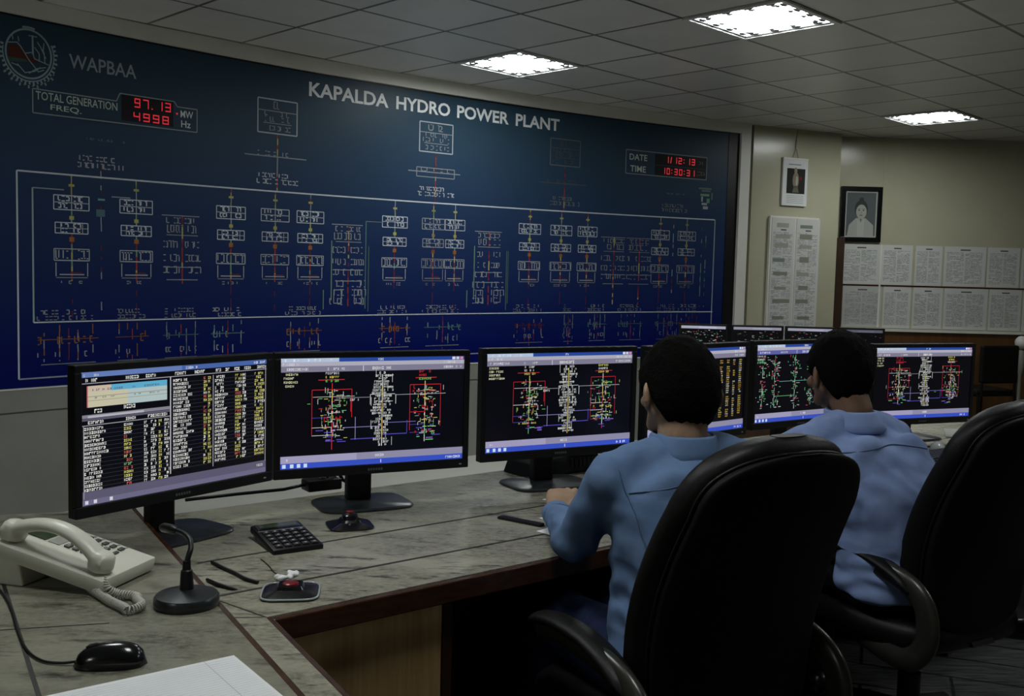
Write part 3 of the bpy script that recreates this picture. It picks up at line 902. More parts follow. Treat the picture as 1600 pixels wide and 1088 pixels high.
# ------------------------------------------------------------------ desks
DU = Vector((.775, .632)); DN = Vector((-.632, .775))
def dk(u, n): return DU * u + DN * n
TZ = .72
FRONT, BACK = 1.735, 2.62
C = Vector((-.456, 1.872))
desk = thing('control_desk', 'long mottled grey laminate control desk with brown edging under the monitors', 'desk', (0.4, 2.9, 0))
DO = Vector((.4, 2.9, 0))
def dpart(m, name, material, parent=None, **kw):
    for v in m.bm.verts: v.co -= DO
    return m.build(name, material, parent or desk, **kw)
UE = 4.9
F1 = dk(UE, FRONT); B1c = dk(UE, BACK)
rd = Vector((.5107, -.8597))                  # direction of the return, towards the viewer
e_a = Vector((-1.05, 2.735)); 
lineS = Vector((-.71, 2.162)) - Vector((.07, .04))
top = [C, F1, B1c, dk(.82, BACK), Vector((-1.15, 2.72)), Vector((-.80, 2.13)), Vector((-.80, 2.13)) + rd * .95, C + rd * .80]
m = MB(); m.prism(top, TZ - .028, TZ)
dpart(m, 'worktop', MT['laminate'])
def strip(m, a, b, w, z0, z1):
    a = Vector(a[:2]); b = Vector(b[:2]); d = (b - a).normalized(); nn = Vector((-d.y, d.x)) * w / 2
    m.prism([a - nn, b - nn, b + nn, a + nn], z0, z1)
m = MB()
strip(m, dk(.86, 2.15), dk(UE, 2.15), .008, TZ - .01, TZ + .0006)
strip(m, dk(.78, 1.908), dk(UE, 1.908), .009, TZ - .01, TZ + .0006)
strip(m, dk(.79, 1.908), C, .004, TZ - .01, TZ + .0006)
strip(m, dk(.79, 1.908), dk(.735, 2.08), .004, TZ - .01, TZ + .0006)
strip(m, C + Vector((-.005, 0)), C - Vector((.10, .012)), .003, TZ - .01, TZ + .0006)
dpart(m, 'joint_lines', MT['groove'])
m = MB()
def lip(a, b, t=.016, z0=TZ - .045, z1=TZ + .001):
    d = (b - a).normalized(); nn = Vector((d.y, -d.x)) * t
    m.prism([a, a + nn, b + nn, b], z0, z1)
lip(C + Vector((.01, -.004)), F1)
d_ = rd; nn = Vector((rd.y, -rd.x))
m.prism([C + rd * .8, C + rd * .8 - nn * .012, C - nn * .012, C], TZ - .045, TZ + .0005)
dpart(m, 'edging', MT['wood_edge'], bevel=.003)
# carcass: cabinet with wood front, then open knee holes between leg panels
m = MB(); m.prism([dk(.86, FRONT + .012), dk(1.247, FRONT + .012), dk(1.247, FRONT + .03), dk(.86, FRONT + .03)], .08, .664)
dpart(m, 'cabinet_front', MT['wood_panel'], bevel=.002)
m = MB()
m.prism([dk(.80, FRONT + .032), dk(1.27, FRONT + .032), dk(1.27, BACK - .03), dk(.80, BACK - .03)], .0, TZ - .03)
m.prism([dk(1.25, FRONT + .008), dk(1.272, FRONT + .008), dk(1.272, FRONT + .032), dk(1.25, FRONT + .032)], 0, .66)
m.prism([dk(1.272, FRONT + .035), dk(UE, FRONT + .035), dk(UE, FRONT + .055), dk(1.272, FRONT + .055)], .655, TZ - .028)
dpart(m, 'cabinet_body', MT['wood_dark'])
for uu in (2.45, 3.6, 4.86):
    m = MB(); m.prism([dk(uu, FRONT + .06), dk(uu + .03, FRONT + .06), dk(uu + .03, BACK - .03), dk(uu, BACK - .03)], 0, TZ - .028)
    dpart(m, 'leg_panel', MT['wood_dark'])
m = MB(); m.prism([dk(1.27, BACK - .05), dk(UE, BACK - .05), dk(UE, BACK - .03), dk(1.27, BACK - .03)], 0.0, TZ - .028)
dpart(m, 'modesty_panel', MT['wood_dark'])
m = MB(); q = C + rd * .03
m.prism([q - nn * -.03, q + rd * .72 - nn * -.03, q + rd * .72 + nn * .06, q + nn * .06], 0, TZ - .03)
dpart(m, 'return_panel', MT['wood_dark'])

# side desk (telephone desk), a little higher, overlapping the control desk
SZ = .75
side = thing('side_desk', 'mottled grey laminate side desk carrying the white telephone', 'desk', (-1.2, 1.9, 0))
SO = Vector((-1.2, 1.9, 0))
def spart(m, name, material, **kw):
    for v in m.bm.verts: v.co -= SO
    return m.build(name, material, side, **kw)
A0 = Vector((-.98, 2.578)); A1 = A0 + (Vector((-.306, 1.454)) - A0) * 1.25
bdir = Vector((-.945, -.325)).normalized()
poly = [A0, A0 + bdir * 1.3, A1 + bdir * 1.3, A1]
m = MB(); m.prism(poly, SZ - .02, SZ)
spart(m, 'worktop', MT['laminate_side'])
m = MB()
sd = (A1 - A0).normalized(); sn = Vector((-sd.y, sd.x))
m.prism([A0, A1, A1 + sn * .010, A0 + sn * .010], SZ - .021, SZ + .0006)
spart(m, 'edging', MT['wood_edge'])
m = MB()
g0 = Vector((-1.012, 1.97)); g1 = Vector((-.60, 1.30))
strip(m, g0 - sd * .5, g1 + sd * .1, .007, SZ - .006, SZ + .0005)
strip(m, Vector((-1.2, 1.60)), Vector((-.70, 1.737)), .004, SZ - .006, SZ + .0005)
spart(m, 'joint_lines', MT['groove'])
m = MB()
pi_ = -sn * .22
m.prism([A0 + sd * .12 - sn * .2, A1 - sn * .2, A1 + bdir * 1.2, A0 + sd * .12 + bdir * 1.2], 0, SZ - .02)
spart(m, 'cabinet_body', MT['wood_dark'])

# ------------------------------------------------------------------ monitors
MW, MH = .531, .299
class Disp:
    def __init__(self, w=MW, h=MH):
        self.m = MB(); self.w = w; self.h = h
    def r(self, x0, y0, x1, y1, c, k=1):
        w, h = self.w, self.h
        self.m.quad([(-w / 2 + x0 * w, -.0003 * k, y0 * h), (-w / 2 + x1 * w, -.0003 * k, y0 * h), (-w / 2 + x1 * w, -.0003 * k, y1 * h), (-w / 2 + x0 * w, -.0003 * k, y1 * h)], c)
    def text(self, x0, x1, y, h, c, dens=.85, k=3):
        x = x0
        while x < x1 - .003:
            d = random.uniform(.005, .011)
            if random.random() < dens:
                g = random.uniform(.55, 1.0); cc = tuple(i * g for i in c); q = random.random()
                if q < .6: self.r(x, y, x + d * .3, y + h, cc, k)
                if q > .25: self.r(x, y + h * .7, min(x + d, x1), y + h, cc, k)
                if q > .45: self.r(x, y, min(x + d, x1), y + h * .35, cc, k)
                if q < .3 or q > .7: self.r(x + d * .6, y + h * .1, x + d, y + h * .9, cc, k)
            x += d + .003
    def hl(self, x0, x1, y, c, w=.005, k=2): self.r(x0, y - w / 2, x1, y + w / 2, c, k)
    def vl(self, x, y0, y1, c, w=.0028, k=2): self.r(x - w / 2, min(y0, y1), x + w / 2, max(y0, y1), c, k)
    def bars(self, deep=.92, gray=(.20, .19, .27), low=True):
        self.r(0, 0, 1, 1, (.0015, .0015, .0035), 0)
        self.r(0, .965, 1, 1, (.02, .06, .30), 1); self.r(0, .965, .30, 1, (.42, .52, .68), 1.5)
        for i, c in enumerate(((.7, .7, .75), (.6, .6, .7), (.65, .25, .3))): self.r(.93 + i * .023, .97, .948 + i * .023, .995, c, 2)
        self.text(.02, .28, .972, .02, (.75, .8, .9), .6); self.text(.51, .55, .972, .02, (.7, .75, .85), .9)
        self.r(0, .928, 1, .965, (.40, .39, .47), 1); self.r(0, deep - .045, 1, .928, gray, 1)
        self.text(.01, .10, .935, .02, (.7, .7, .75), .7); self.text(.88, .99, .935, .02, (.7, .7, .75), .9)
        self.text(.02, .14, deep - .03, .022, (.75, .75, .8)); self.text(.24, .33, deep - .03, .02, (.7, .7, .75), .6); self.text(.48, .58, deep - .032, .026, (.8, .8, .8), .95); self.text(.88, .98, deep - .03, .02, (.7, .7, .75), .8); self.vl(.43, deep - .045, .925, (.7, .7, .75), .003)
        if low:
            self.r(0, .05, 1, .115, (.25, .24, .36), 1); self.r(0, .05, .4, .115, (.33, .31, .47), 1.4); self.r(0, 0, 1, .05, (.035, .075, .50), 1)
            for x in (.01, .05, .085, .12): self.r(x, .008, x + .018, .042, (.55, .68, .85), 2)
            self.text(.9, .985, .012, .024, (.75, .8, .95), .8); self.text(.03, .05, .07, .02, (.7, .7, .8)); self.text(.5, .55, .07, .025, (.75, .75, .8), .8); self.r(.53, .01, .534, .04, (.6, .65, .9), 2)
    def scada(self, seed, cl=.265, cm=.535, cr=.775, red=(.62, .02, .03), acc=(.75, .65, .15)):
        random.seed(seed)
        self.bars()
        W = (.62, .64, .62); G = (.12, .50, .14); B = (.07, .06, .40); Y = (.62, .58, .12); PU = (.25, .12, .5)
        for i in range(4): self.text(.015, .06 + .05 * random.random(), .845 - i * .035, .02, (.7, .68, .45), .9)
        # centre ladder of small labels
        y = .845
        while y > .16:
            for s, a in ((-1, random.uniform(.02, .065)), (1, random.uniform(.02, .065))):
                xa, xb = (cm - a, cm - .006) if s < 0 else (cm + .006, cm + a)
                self.text(xa, xb, y, .02, W, .8)
                if random.random() < .35: self.hl(xa, xb, y + .012, W, .004)
            if random.random() < .3: self.vl(cm + random.choice((-.06, .055, .03, -.035)), y, y + .08, tuple(i * .7 for i in W))
            y -= .027
        y = .84
        while y > .18:
            d = random.uniform(.02, .06); self.vl(cm, y - d, y, random.choice((acc, acc, (.6, .35, .08), W)), .004); y -= d
        self.hl(cm - .065, cm + .07, .655, W, .004); self.vl(cm + .075, .56, .65, W); self.vl(cm - .065, .56, .655, W); self.hl(cm + .07, cr + .09, .645, (.36, .36, .42), .004); self.hl(cl + .02, cm - .07, .63, (.30, .30, .34), .004)
        for c in (cl, cr):
            y = .85
            for i in range(3): self.text(c - .035, c + .035, y, .02, random.choice((red, Y, W, G)), .9); y -= .035
            self.hl(c - .06 * random.random() - .03, c + .065, .80, red, .006)
            top_ = .71 if c == cl else .735
            x0, x1 = c - .105, c + .105
            if c == cr: x0, x1 = c - .085, c + .09
            self.hl(x0, x1, top_, red, .005); self.vl(x0, .30, top_, red, .0022); self.vl(x1, .45 if c == cl else .33, top_, red, .0022)
            self.hl(c - .1, c + .12, .645, tuple(i * .8 for i in W), .004)
            y = .77
            while y > .22:
                d = random.uniform(.02, .07); self.vl(c, y - d, y, random.choice((red, W, Y, red, G)), .0035); y -= d
            for i in range(95):
                xx = c + random.gauss(0, .042); yy = random.uniform(.26, .70)
                cc = random.choice((W, W, G, red, Y, tuple(q * .5 for q in W)))
                if random.random() < .5: self.hl(xx, xx + random.uniform(.008, .026), yy, cc, .0045)
                else: self.vl(xx, yy, yy + random.uniform(.012, .05), cc, .0022)
            for i in range(9): self.text(c + random.uniform(-.09, .04), c + random.uniform(.05, .07), random.uniform(.25, .7), .016, random.choice((W, W, G, Y, red)), .35)
            for yy in (.46, .37, .28): self.hl(x0, c, yy + random.uniform(-.02, .02), random.choice((red, B, W)), .004)
            for i in range(10): xx = c + random.gauss(0, .04); yy = random.uniform(.2, .36); self.hl(xx, xx + random.uniform(.01, .05), yy, random.choice((B, PU, B, G)), .008)
        self.hl(cl + .06, cm, .355, (.24, .22, .45), .005); self.hl(cm, cr - .05, .385, (.16, .15, .42), .005); self.vl(cl + .125, .24, .45, (.28, .26, .5)); self.vl(cr - .10, .28, .40, B, .003); self.hl(cl + .1, cm - .03, .245, B, .008); self.hl(cm, cr - .1, .275, B, .008); self.vl(cl + .10, .5, .63, red, .003); self.text(cl + .095, cl + .14, .60, .02, W)
        return self
    def table(self, seed):
        random.seed(seed)
        W = (.82, .82, .78); Y = (.72, .68, .2); G = (.22, .5, .2); R = (.6, .12, .1); LN = (.32, .31, .36)
        self.r(0, 0, 1, 1, (.0015, .0015, .003), 0)
        self.r(0, .96, 1, 1, (.06, .12, .36), 1); self.r(0, .96, .5, 1, (.12, .19, .44), 1.3); self.text(.52, .58, .968, .02, (.75, .78, .85)); self.text(.92, .99, .968, .02, (.75, .78, .85)); self.text(.01, .08, .966, .018, (.5, .55, .6), .6)
        self.hl(0, 1, .915, LN, .006)
        for x0, x1 in ((.02, .10), (.21, .27), (.31, .36), (.45, .52), (.57, .63), (.69, .77), (.80, .83), (.86, .90), (.94, .99)): self.text(x0, x1, .925, .026, W, .9)
        # bright picture box
        self.r(.03, .735, .42, .895, (.52, .50, .36), 1); self.r(.22, .735, .42, .895, (.40, .50, .50), 1.2); self.r(.03, .85, .42, .895, (.10, .38, .58), 1.4); self.r(.03, .85, .14, .895, (.55, .45, .35), 1.6)
        self.hl(.03, .42, .815, (.25, .25, .2), .005, 2); self.hl(.03, .42, .785, (.3, .28, .2), .004, 2); self.text(.05, .40, .857, .014, (.1, .12, .2), .5); self.text(.05, .4, .80, .01, (.2, .2, .15), .4); self.vl(.028, .735, .895, (.5, .1, .1), .005)
        self.text(.06, .10, .69, .03, W, .9); self.text(.20, .26, .70, .03, W, .9)
        self.r(0, .655, .435, .68, (.22, .21, .26), 1); self.r(.03, .655, .3, .672, (.42, .42, .46), 1.4); self.r(.0, .635, .435, .652, (.10, .09, .14), 1)
        self.hl(0, .435, .60, LN, .006); self.vl(.438, .13, .915, (.5, .49, .55), .005); self.vl(.675, .13, .9, LN, .004); self.vl(.01, .05, .60, LN, .003); self.vl(.995, .1, .95, LN, .004)
        for x0, x1 in ((.03, .10), (.21, .26), (.32, .42)): self.text(x0, x1, .61, .022, W, .9)
        n = 16
        for i in range(n):
            y = .565 - i * (.49 / n)
            self.hl(0, .435, y - .007, (.03, .03, .045), .003, 1)
            self.text(.012, .012 + random.uniform(.07, .11), y, .0205, W, .95); self.text(.20, .24, y, .0205, random.choice((W, Y, Y, G, R)), .9); self.text(.30, .315, y, .0205, W, .95); self.text(.335, .36, y, .0205, W, .85); self.text(.375, .39, y, .0205, Y, .9); self.text(.405, .43, y, .0205, W, .8)
        n = 24
        for i in range(n):
            y = .872 - i * (.735 / n)
            self.hl(.44, .995, y - .007, (.03, .03, .045), .003, 1)
            self.text(.452, .452 + random.uniform(.07, .11), y, .0205, W, .95); self.text(.62, .635, y, .0205, random.choice((Y, R, Y, W)), .95); self.text(.645, .66, y, .0205, Y, .9)
            self.text(.685, .685 + random.uniform(.05, .075), y, .0205, W, .95); self.text(.805, .84, y, .0205, random.choice((W, Y, Y, R)), .85); self.text(.85, .87, y, .0205, W, .8); self.text(.925, .985, y, .0205, random.choice((Y, Y, W, Y)), .85)
        self.r(0, .04, 1, .105, (.10, .09, .15), 1); self.r(0, 0, 1, .04, (.14, .13, .22), 1)
        for x in (.015, .055, .13): self.r(x, .008, x + .015, .035, (.6, .62, .7), 2)
        self.text(.94, .98, .06, .02, W, .9)
        return self
    def amber(self, seed):
        random.seed(seed)
        W = (.62, .62, .58); A = (.60, .36, .05); Y = (.60, .52, .14)
        self.bars(low=True)
        n = 27
        for i in range(n):
            y = .835 - i * (.70 / n)
            for x0, x1 in ((.02, .12), (.2, .26), (.34, .42), (.50, .55), (.62, .66), (.72, .75), (.795, .825), (.865, .885), (.93, .96)):
                if random.random() < .88: self.text(x0, x1, y, .015, random.choice((A, A, Y, W)) if x0 > .3 else W, .95)
        return self
    def green(self, seed):
        random.seed(seed)
        W = (.55, .60, .56); G = (.14, .48, .2); R = (.55, .05, .12); T = (.15, .38, .36)
        self.bars(gray=(.10, .11, .36))
        for i in range(3): self.text(.01, .09, .845 - i * .04, .02, random.choice((W, G)), .9)
        for c in (.07, .20, .42, .6, .8):
            for i in range(60):
                xx = c + random.gauss(0, .03); yy = random.uniform(.18, .86); cc = random.choice((W, G, G, T, R))
                if random.random() < .5: self.hl(xx, xx + random.uniform(.008, .03), yy, cc, .007)
                else: self.vl(xx, yy, yy + random.uniform(.015, .05), cc, .0035)
            y = .86
            while y > .2:
                d = random.uniform(.02, .06)
                if random.random() < .7: self.vl(c, y - d, y, random.choice((G, W, T, R)), .004)
                y -= d
        self.hl(.25, .6, .52, T, .005); self.hl(.2, .4, .33, G, .005)
        return self
    def dim(self, seed, bright=1.0):
        random.seed(seed)
        self.r(0, 0, 1, 1, (.002, .002, .003), 0); self.r(0, .93, 1, 1, tuple(.36 * bright * x for x in (1, 1, 1.25)), 1); self.r(.4, .94, .8, .98, (.45 * bright, .45 * bright, .6 * bright), 2)
        for i in range(int(140 * bright)):
            xx = random.uniform(.02, .95); yy = random.uniform(.1, .9); g = .35 * bright * random.random()
            self.hl(xx, xx + random.uniform(.01, .05), yy, random.choice(((g, g, g), (g, g, g), (g, .2 * g, .2 * g), (.3 * g, g, .5 * g))), .02)
        return self

def monitor(label, c, ang, disp, zb=.845, w=MW, h=MH, back=.10, shift=-.015, base=(.27, .20), bfwd=.03, desk_z=TZ, stand=True, group='monitors along the control desk', side=.018, bot=.027, topb=.017):
    """c: centre of the screen's lower edge in plan; ang: direction of the screen's width"""
    fx, fy = sin(ang), -cos(ang)
    t = thing('monitor', label, 'monitor', (c[0], c[1], desk_z), ang, group)
    z0 = zb - desk_z
    m = MB()
    x0, x1, a, b = -w / 2 - side, w / 2 + side, z0 - bot, z0 + h + topb
    # frame bars with an open front, then a tapering back
    m.box(x0, -.004, a, x1, .012, z0); m.box(x0, -.004, z0 + h, x1, .012, b); m.box(x0, -.004, z0, -w / 2, .012, z0 + h); m.box(w / 2, -.004, z0, x1, .012, z0 + h)
    m.box(x0, .004, a, x1, .026, b)
    m.ring_loft([[(x0 + .03, .026, a + .02), (x1 - .03, .026, a + .02), (x1 - .03, .026, b - .02), (x0 + .03, .026, b - .02)], [(x0 + .1, .055, a + .06), (x1 - .1, .055, a + .06), (x1 - .1, .055, b - .06), (x0 + .1, .055, b - .06)]])
    hs = m.build('housing', MT['black_plastic'], t, bevel=.0025)
    scr = disp.m.build('screen', MT['display'], t, loc=(0, .0015, z0))
    m = MB()
    mk = -.0048
    for i in range(6):
        xx = -.022 + i * .0075
        m.quad([(xx, mk, a + .010), (xx + .005, mk, a + .010), (xx + .005, mk, a + .0165), (xx, mk, a + .0165)], (.10, .10, .11))
    m.build('badge', MT['print'], t)
    m = MB(); m.box(w / 2 - .012, -.0052, a + .010, w / 2 - .004, -.0035, a + .014); m.build('power_button', MT['grey_key'], t)
    if stand:
        yb = back
        m = MB()
        m.box(shift - .036, yb - .022, .008, shift + .036, yb + .012, z0 + h * .45, bevel=.006)
        m.box(shift - .05, .05, z0 + h * .30, shift + .05, yb + .0, z0 + h * .55)
        m.build('stand_neck', MT['black_plastic'], t)
        m = MB()
        bw, bd = base
        m.lathe([(.0, .0003), (1.0, .0003), (1.0, .005), (.95, .0085), (.25, .0092), (0, .0095)], (shift, yb - bfwd, 0), 40, None, bw / 2, bd / 2, 4.5)
        m.build('stand_base', MT['base_black'], t, smooth=True, angle=30)
    return t

monitor('wide black monitor full of white tables standing behind the white telephone', (-.7943, 2.416), .9699, Disp().table(3), back=.10, shift=.004, bfwd=.06, base=(.27, .20))
monitor('black monitor with red and white diagram between the table screen and the next diagram screen', (-.3747, 2.7784), .4611, Disp().scada(11), shift=-.018, bfwd=.045)
monitor('black monitor with yellow and white diagram beside the first seated man', (.1585, 3.1123), .5112, Disp().scada(23, .28, .545, .79, (.45, .02, .03), (.62, .55, .1)), shift=-.01, bfwd=.04, base=(.28, .20))
monitor('monitor showing columns of amber figures behind the first man', (.655, 3.49), .72, Disp().amber(5), zb=.842)
monitor('monitor with green toned diagram left of the second man', (1.149, 3.955), .6, Disp().green(6), zb=.838)
monitor('monitor with red and violet diagram beyond the second man', (1.752, 4.25), .40, Disp().scada(41, .24, .51, .78, (.5, .02, .04), (.5, .55, .12)), zb=.817)

# far desk with small monitors
t = thing('far_desk', 'desk at the far end carrying the row of small monitors', 'desk', (1.75, 6.75, 0))
m = MB(); m.box(-.85, -.3, .69, .95, .5, .72); m.build('worktop', MT['laminate'], t)
m = MB(); m.box(-.82, -.25, 0, .92, -.22, .69); m.build('front_panel', MT['wood_dark'], t)
for s in (-.82, .89):
    m = MB(); m.box(s, -.22, 0, s + .03, .45, .69); m.build('leg_panel', MT['wood_dark'], t)
for x, ang, lab, br, wd in ((1.235, -.05, 'small far monitor crowded with white marks in front of the blue board', 1.0, .285), (1.585, .06, 'small far monitor with dark screen beside the pillar notices', .7, .315), (1.925, -.05, 'small far monitor just left of the second head', .8, .285), (2.26, 0, 'small far monitor with nearly dark screen behind the second head', .25, .27)):
    monitor(lab, (x, 6.5), ang, Disp(wd, .25).dim(int(x * 100), br), zb=.828, w=wd, h=.25, base=(.2, .16), back=.08, shift=0, group='small monitors on the far desk', side=.014, bot=.02, topb=.012)
# ------------------------------------------------------------------ things on the desks
# telephone: local x = width (to its user's right), y = away from its user, z up; tilted on a rear foot
ph = thing('telephone', 'white corded desk telephone with handset and keypad on the side desk', 'telephone', (-.868, 1.992, SZ), radians(76))
PW, PD = .178, .255
def ptop(y):          # height of the sloped face
    return .030 + (y + PD / 2) / PD * .058
tilt = math.atan2(.058, PD)
tiltM = Matrix.Translation((0, 0, .030 + .029)) @ Matrix.Rotation(tilt, 4, 'X')
m = MB()
m.box(-PW / 2, -PD / 2, -.030, PW / 2, PD / 2, 0, tiltM, bevel=.006)
m.build('body', MT['phone'], ph, smooth=True, angle=40)
m = MB()
m.ring_loft([[(s * 1.0, PD / 2 - .075, 0) if 0 else (s, PD / 2 - .07, .0) for s in (-PW / 2 + .004, PW / 2 - .004)] + [(PW / 2 - .004, PD / 2 - .012, 0), (-PW / 2 + .004, PD / 2 - .012, 0)],
             [(s, PD / 2 - .06, .055) for s in (-PW / 2 + .004, PW / 2 - .004)] + [(PW / 2 - .004, PD / 2 - .006, .058), (-PW / 2 + .004, PD / 2 - .006, .058)]])
m.build('foot', MT['phone'], ph, bevel=.004)
m = MB(); m.box(-.012, PD / 2 - .062, .0005, .062, PD / 2 - .016, .003, tiltM); m.build('display_window', MT['lcd'], ph)
m = MB(); m.box(-.012, PD / 2 - .095, .0003, .07, PD / 2 - .068, .0015, tiltM); m.build('index_card', MT['phone_grey'], ph)
m = MB()
for r in range(4):
    for c_ in range(3):
        x = -.004 + c_ * .021; y = .016 - r * .019
        m.box(x - .0075, y - .0062, 0, x + .0075, y + .0062, .0045, tiltM)
m.build('keypad', MT['phone_dark'], ph, bevel=.001)
m = MB()
for r in range(5):
    x = .062; y = .016 - r * .019
    m.box(x - .0075, y - .005, 0, x + .0075, y + .005, .004, tiltM)
for c_ in range(3):
    x = -.004 + c_ * .021; m.box(x - .0075, -.068, 0, x + .0075, -.060, .0035, tiltM)
m.build('function_keys', MT['phone_dark'], ph, bevel=.001)
m = MB()
for r in range(5):
    m.box(.075, .012 - r * .019, 0, .084, .018 - r * .019, .0005, tiltM)
for r in range(4):
    for c_ in range(3):
        x = -.004 + c_ * .021; y = .016 - r * .019
        m.box(x - .003, y - .003, .0045, x + .003, y + .003, .0048, tiltM)
m.build('key_legends', MT['phone_grey'], ph)
# handset lies along the user's left side
m = MB()
hx = -.058
pts = [];rad = []
for i in range(25):
    f_ = i / 24
    y = -.112 + f_ * .232
    arch = .034 * sin(pi * min(1, max(0, (f_ - .08) / .84))) ** .8
    z = .024 + arch
    pts.append(tiltM @ Vector((hx, y, z)))
    rad.append(.0205 + .006 * (abs(f_ - .5) * 2) ** 3)
m.tube(pts, rad, 18, flat=(1.0, .62))
for yy in (-.098, .104):
    mm = tiltM @ Matrix.Translation((hx, yy, .0))
    m.lathe([(.0, .004), (.021, .004), (.025, .012), (.025, .026), (.023, .035), (.016, .041), (0, .043)], (0, 0, 0), 24, mm)
hs = remeshed(m, 'handset', .0022, MT['phone'], ph, 6)
# coiled cord from the handset foot to the phone's side, out over the desk
inv = Matrix.Translation(Vector((-.868, 1.992, SZ))) @ Matrix.Rotation(radians(76), 4, 'Z')
inv = inv.inverted()
path = [Vector(p) for p in ((-.762, 1.872, .792), (-.752, 1.86, .772), (-.735, 1.865, .761), (-.70, 1.862, .758), (-.69, 1.842, .758), (-.674, 1.82, .758), (-.672, 1.798, .758), (-.684, 1.782, .758), (-.70, 1.80, .758), (-.735, 1.83, .758), (-.77, 1.868, .758), (-.80, 1.90, .758), (-.83, 1.93, .768))]
def spline(P, n):
    out = []
    for i in range(len(P) - 1):
        p0 = P[max(i - 1, 0)]; p1 = P[i]; p2 = P[i + 1]; p3 = P[min(i + 2, len(P) - 1)]
        for k_ in range(n):
            t_ = k_ / n
            out.append(.5 * ((2 * p1) + (p2 - p0) * t_ + (2 * p0 - 5 * p1 + 4 * p2 - p3) * t_ ** 2 + (3 * p1 - p0 - 3 * p2 + p3) * t_ ** 3))
    out.append(P[-1])
    return out
sp = spline(path, 60)
# resample evenly
d_acc = [0]
for a, b in zip(sp, sp[1:]): d_acc.append(d_acc[-1] + (b - a).length)
total = d_acc[-1]
def at(dist):
    import bisect
    i = min(max(bisect.bisect(d_acc, dist) - 1, 0), len(sp) - 2)
    f_ = (dist - d_acc[i]) / max(1e-9, d_acc[i + 1] - d_acc[i])
    return sp[i].lerp(sp[i + 1], f_), (sp[i + 1] - sp[i]).normalized()
coil = []
turns = int(total / .0052)
for i in range(turns * 10 + 1):
    dist = min(total, i / (turns * 10) * total)
    p, t_ = at(dist)
    s_ = t_.cross(Vector((0, 0, 1)))
    if s_.length < .05: s_ = Vector((1, 0, 0))
    s_.normalize(); u_ = s_.cross(t_)
    a = i / 10 * 2 * pi
    rr = .0072 * min(1, dist / .03)
    coil.append(inv @ (p + (s_ * cos(a) + u_ * sin(a)) * rr))
m = MB(); m.tube(coil, .0019, 5)
m.build('coiled_cord', MT['cord'], ph, smooth=True)

# gooseneck microphone
mc = thing('gooseneck_microphone', 'black gooseneck microphone on a round base beside the telephone cord', 'microphone', (-.598, 1.845, SZ))
m = MB(); m.lathe([(0, 0), (.058, 0), (.0595, .004), (.0595, .016), (.056, .021), (.02, .030), (.013, .031), (0, .031)], n=48)
m.build('base', MT['base_black'], mc, smooth=True, angle=35)
m = MB(); m.lathe([(0, .030), (.013, .030), (.0115, .058), (.0105, .066), (.008, .068), (.0072, .085), (0, .085)], n=24)
m.build('stem_socket', MT['black_plastic'], mc, smooth=True, angle=35)
m = MB()
gp = spline([Vector(p) for p in ((0, 0, .08), (.002, .004, .092), (.003, .014, .104), (-.004, .032, .114), (-.022, .055, .120), (-.045, .075, .121))], 12)
m.tube(gp, .0052, 10)
m.build('gooseneck', MT['black_plastic'], mc, smooth=True)
m = MB(); m.tube([(-.043, .073, .121), (-.055, .083, .121), (-.078, .102, .119), (-.085, .108, .118)], [.006, .0095, .0095, .006], 14)
m.build('microphone_head', MT['steel_dark'], mc, smooth=True, angle=40)

# calculator
ca = thing('calculator', 'black desk calculator lying in front of the table screen', 'calculator', (-.535, 2.392, TZ), radians(33))
cm_ = Matrix.Rotation(radians(7), 4, 'X') @ Matrix.Translation((0, 0, .014))
m = MB(); m.box(-.062, -.085, -.010, .062, .085, .008, cm_, bevel=.004); m.build('body', MT['black_plastic'], ca, smooth=True, angle=40)
m = MB(); m.box(-.055, .045, .006, .055, .080, .0095, cm_, bevel=.001); m.build('bezel', MT['gloss_black'], ca)
m = MB(); m.box(-.048, .052, .009, .048, .073, .0102, cm_); m.build('display_window', MT['lcd'], ca)
m = MB(); m.box(-.058, .034, .0075, .058, .039, .0088, cm_); m.build('trim_bar', MT['metal'], ca)
m = MB()
for r in range(5):
    for c_ in range(5):
        x = -.044 + c_ * .022; y = .020 - r * .022
        m.box(x - .0085, y - .007, .007, x + .0085, y + .007, .0125, cm_, bevel=.0015)
m.build('keypad', MT['black_key'], ca)
m = MB()
random.seed(9)
for r in range(5):
    for c_ in range(5):
        x = -.044 + c_ * .022; y = .020 - r * .022
        m.box(x - .003, y - .003, .0124, x + .003, y + .003, .0128, cm_)
m.build('key_legends', MT['grey_key'], ca)

# call buttons
def call_button(loc, rz, label, rim):
    t = thing('call_button', label, 'call button', loc, rz, 'black call buttons on the desk')
    m = MB(); m.lathe([(0, 0), (.056, 0), (.058, .004), (.045, .009), (.028, .014), (.024, .020), (0, .020)], (0, 0, 0), 40, None, 1, 1, 5)
    m.build('base', MT['gloss_black'], t, smooth=True, angle=30)
    m = MB(); m.lathe([(.0, .018), (.022 if not rim else .017, .018), (.02 if not rim else .016, .03 if not rim else .022), (.012, .036 if not rim else .024), (0, .037 if not rim else .0245)], n=28)
    m.build('button', MT['red'] if rim else MT['gloss_black'], t, smooth=True, angle=40)
    if rim:
        m = MB()
        ring_ = [Vector((.0575 * (abs(cos(a)) ** 5 + abs(sin(a)) ** 5) ** -.2 * cos(a), .0575 * (abs(cos(a)) ** 5 + abs(sin(a)) ** 5) ** -.2 * sin(a), .0045)) for a in [2 * pi * k / 48 for k in range(48)]]
        m.tube(ring_, .0022, 6, closed=True); m.build('rim', MT['clear_rim'], t, smooth=True)
    else:
        m = MB(); m.lathe([(0, .036), (.011, .036), (.010, .040), (0, .041)], n=20); m.build('red_cap', MT['red'], t, smooth=True)
call_button((-.41, 2.572, TZ), radians(20), 'small black square call button with raised knob before the second monitor', False)
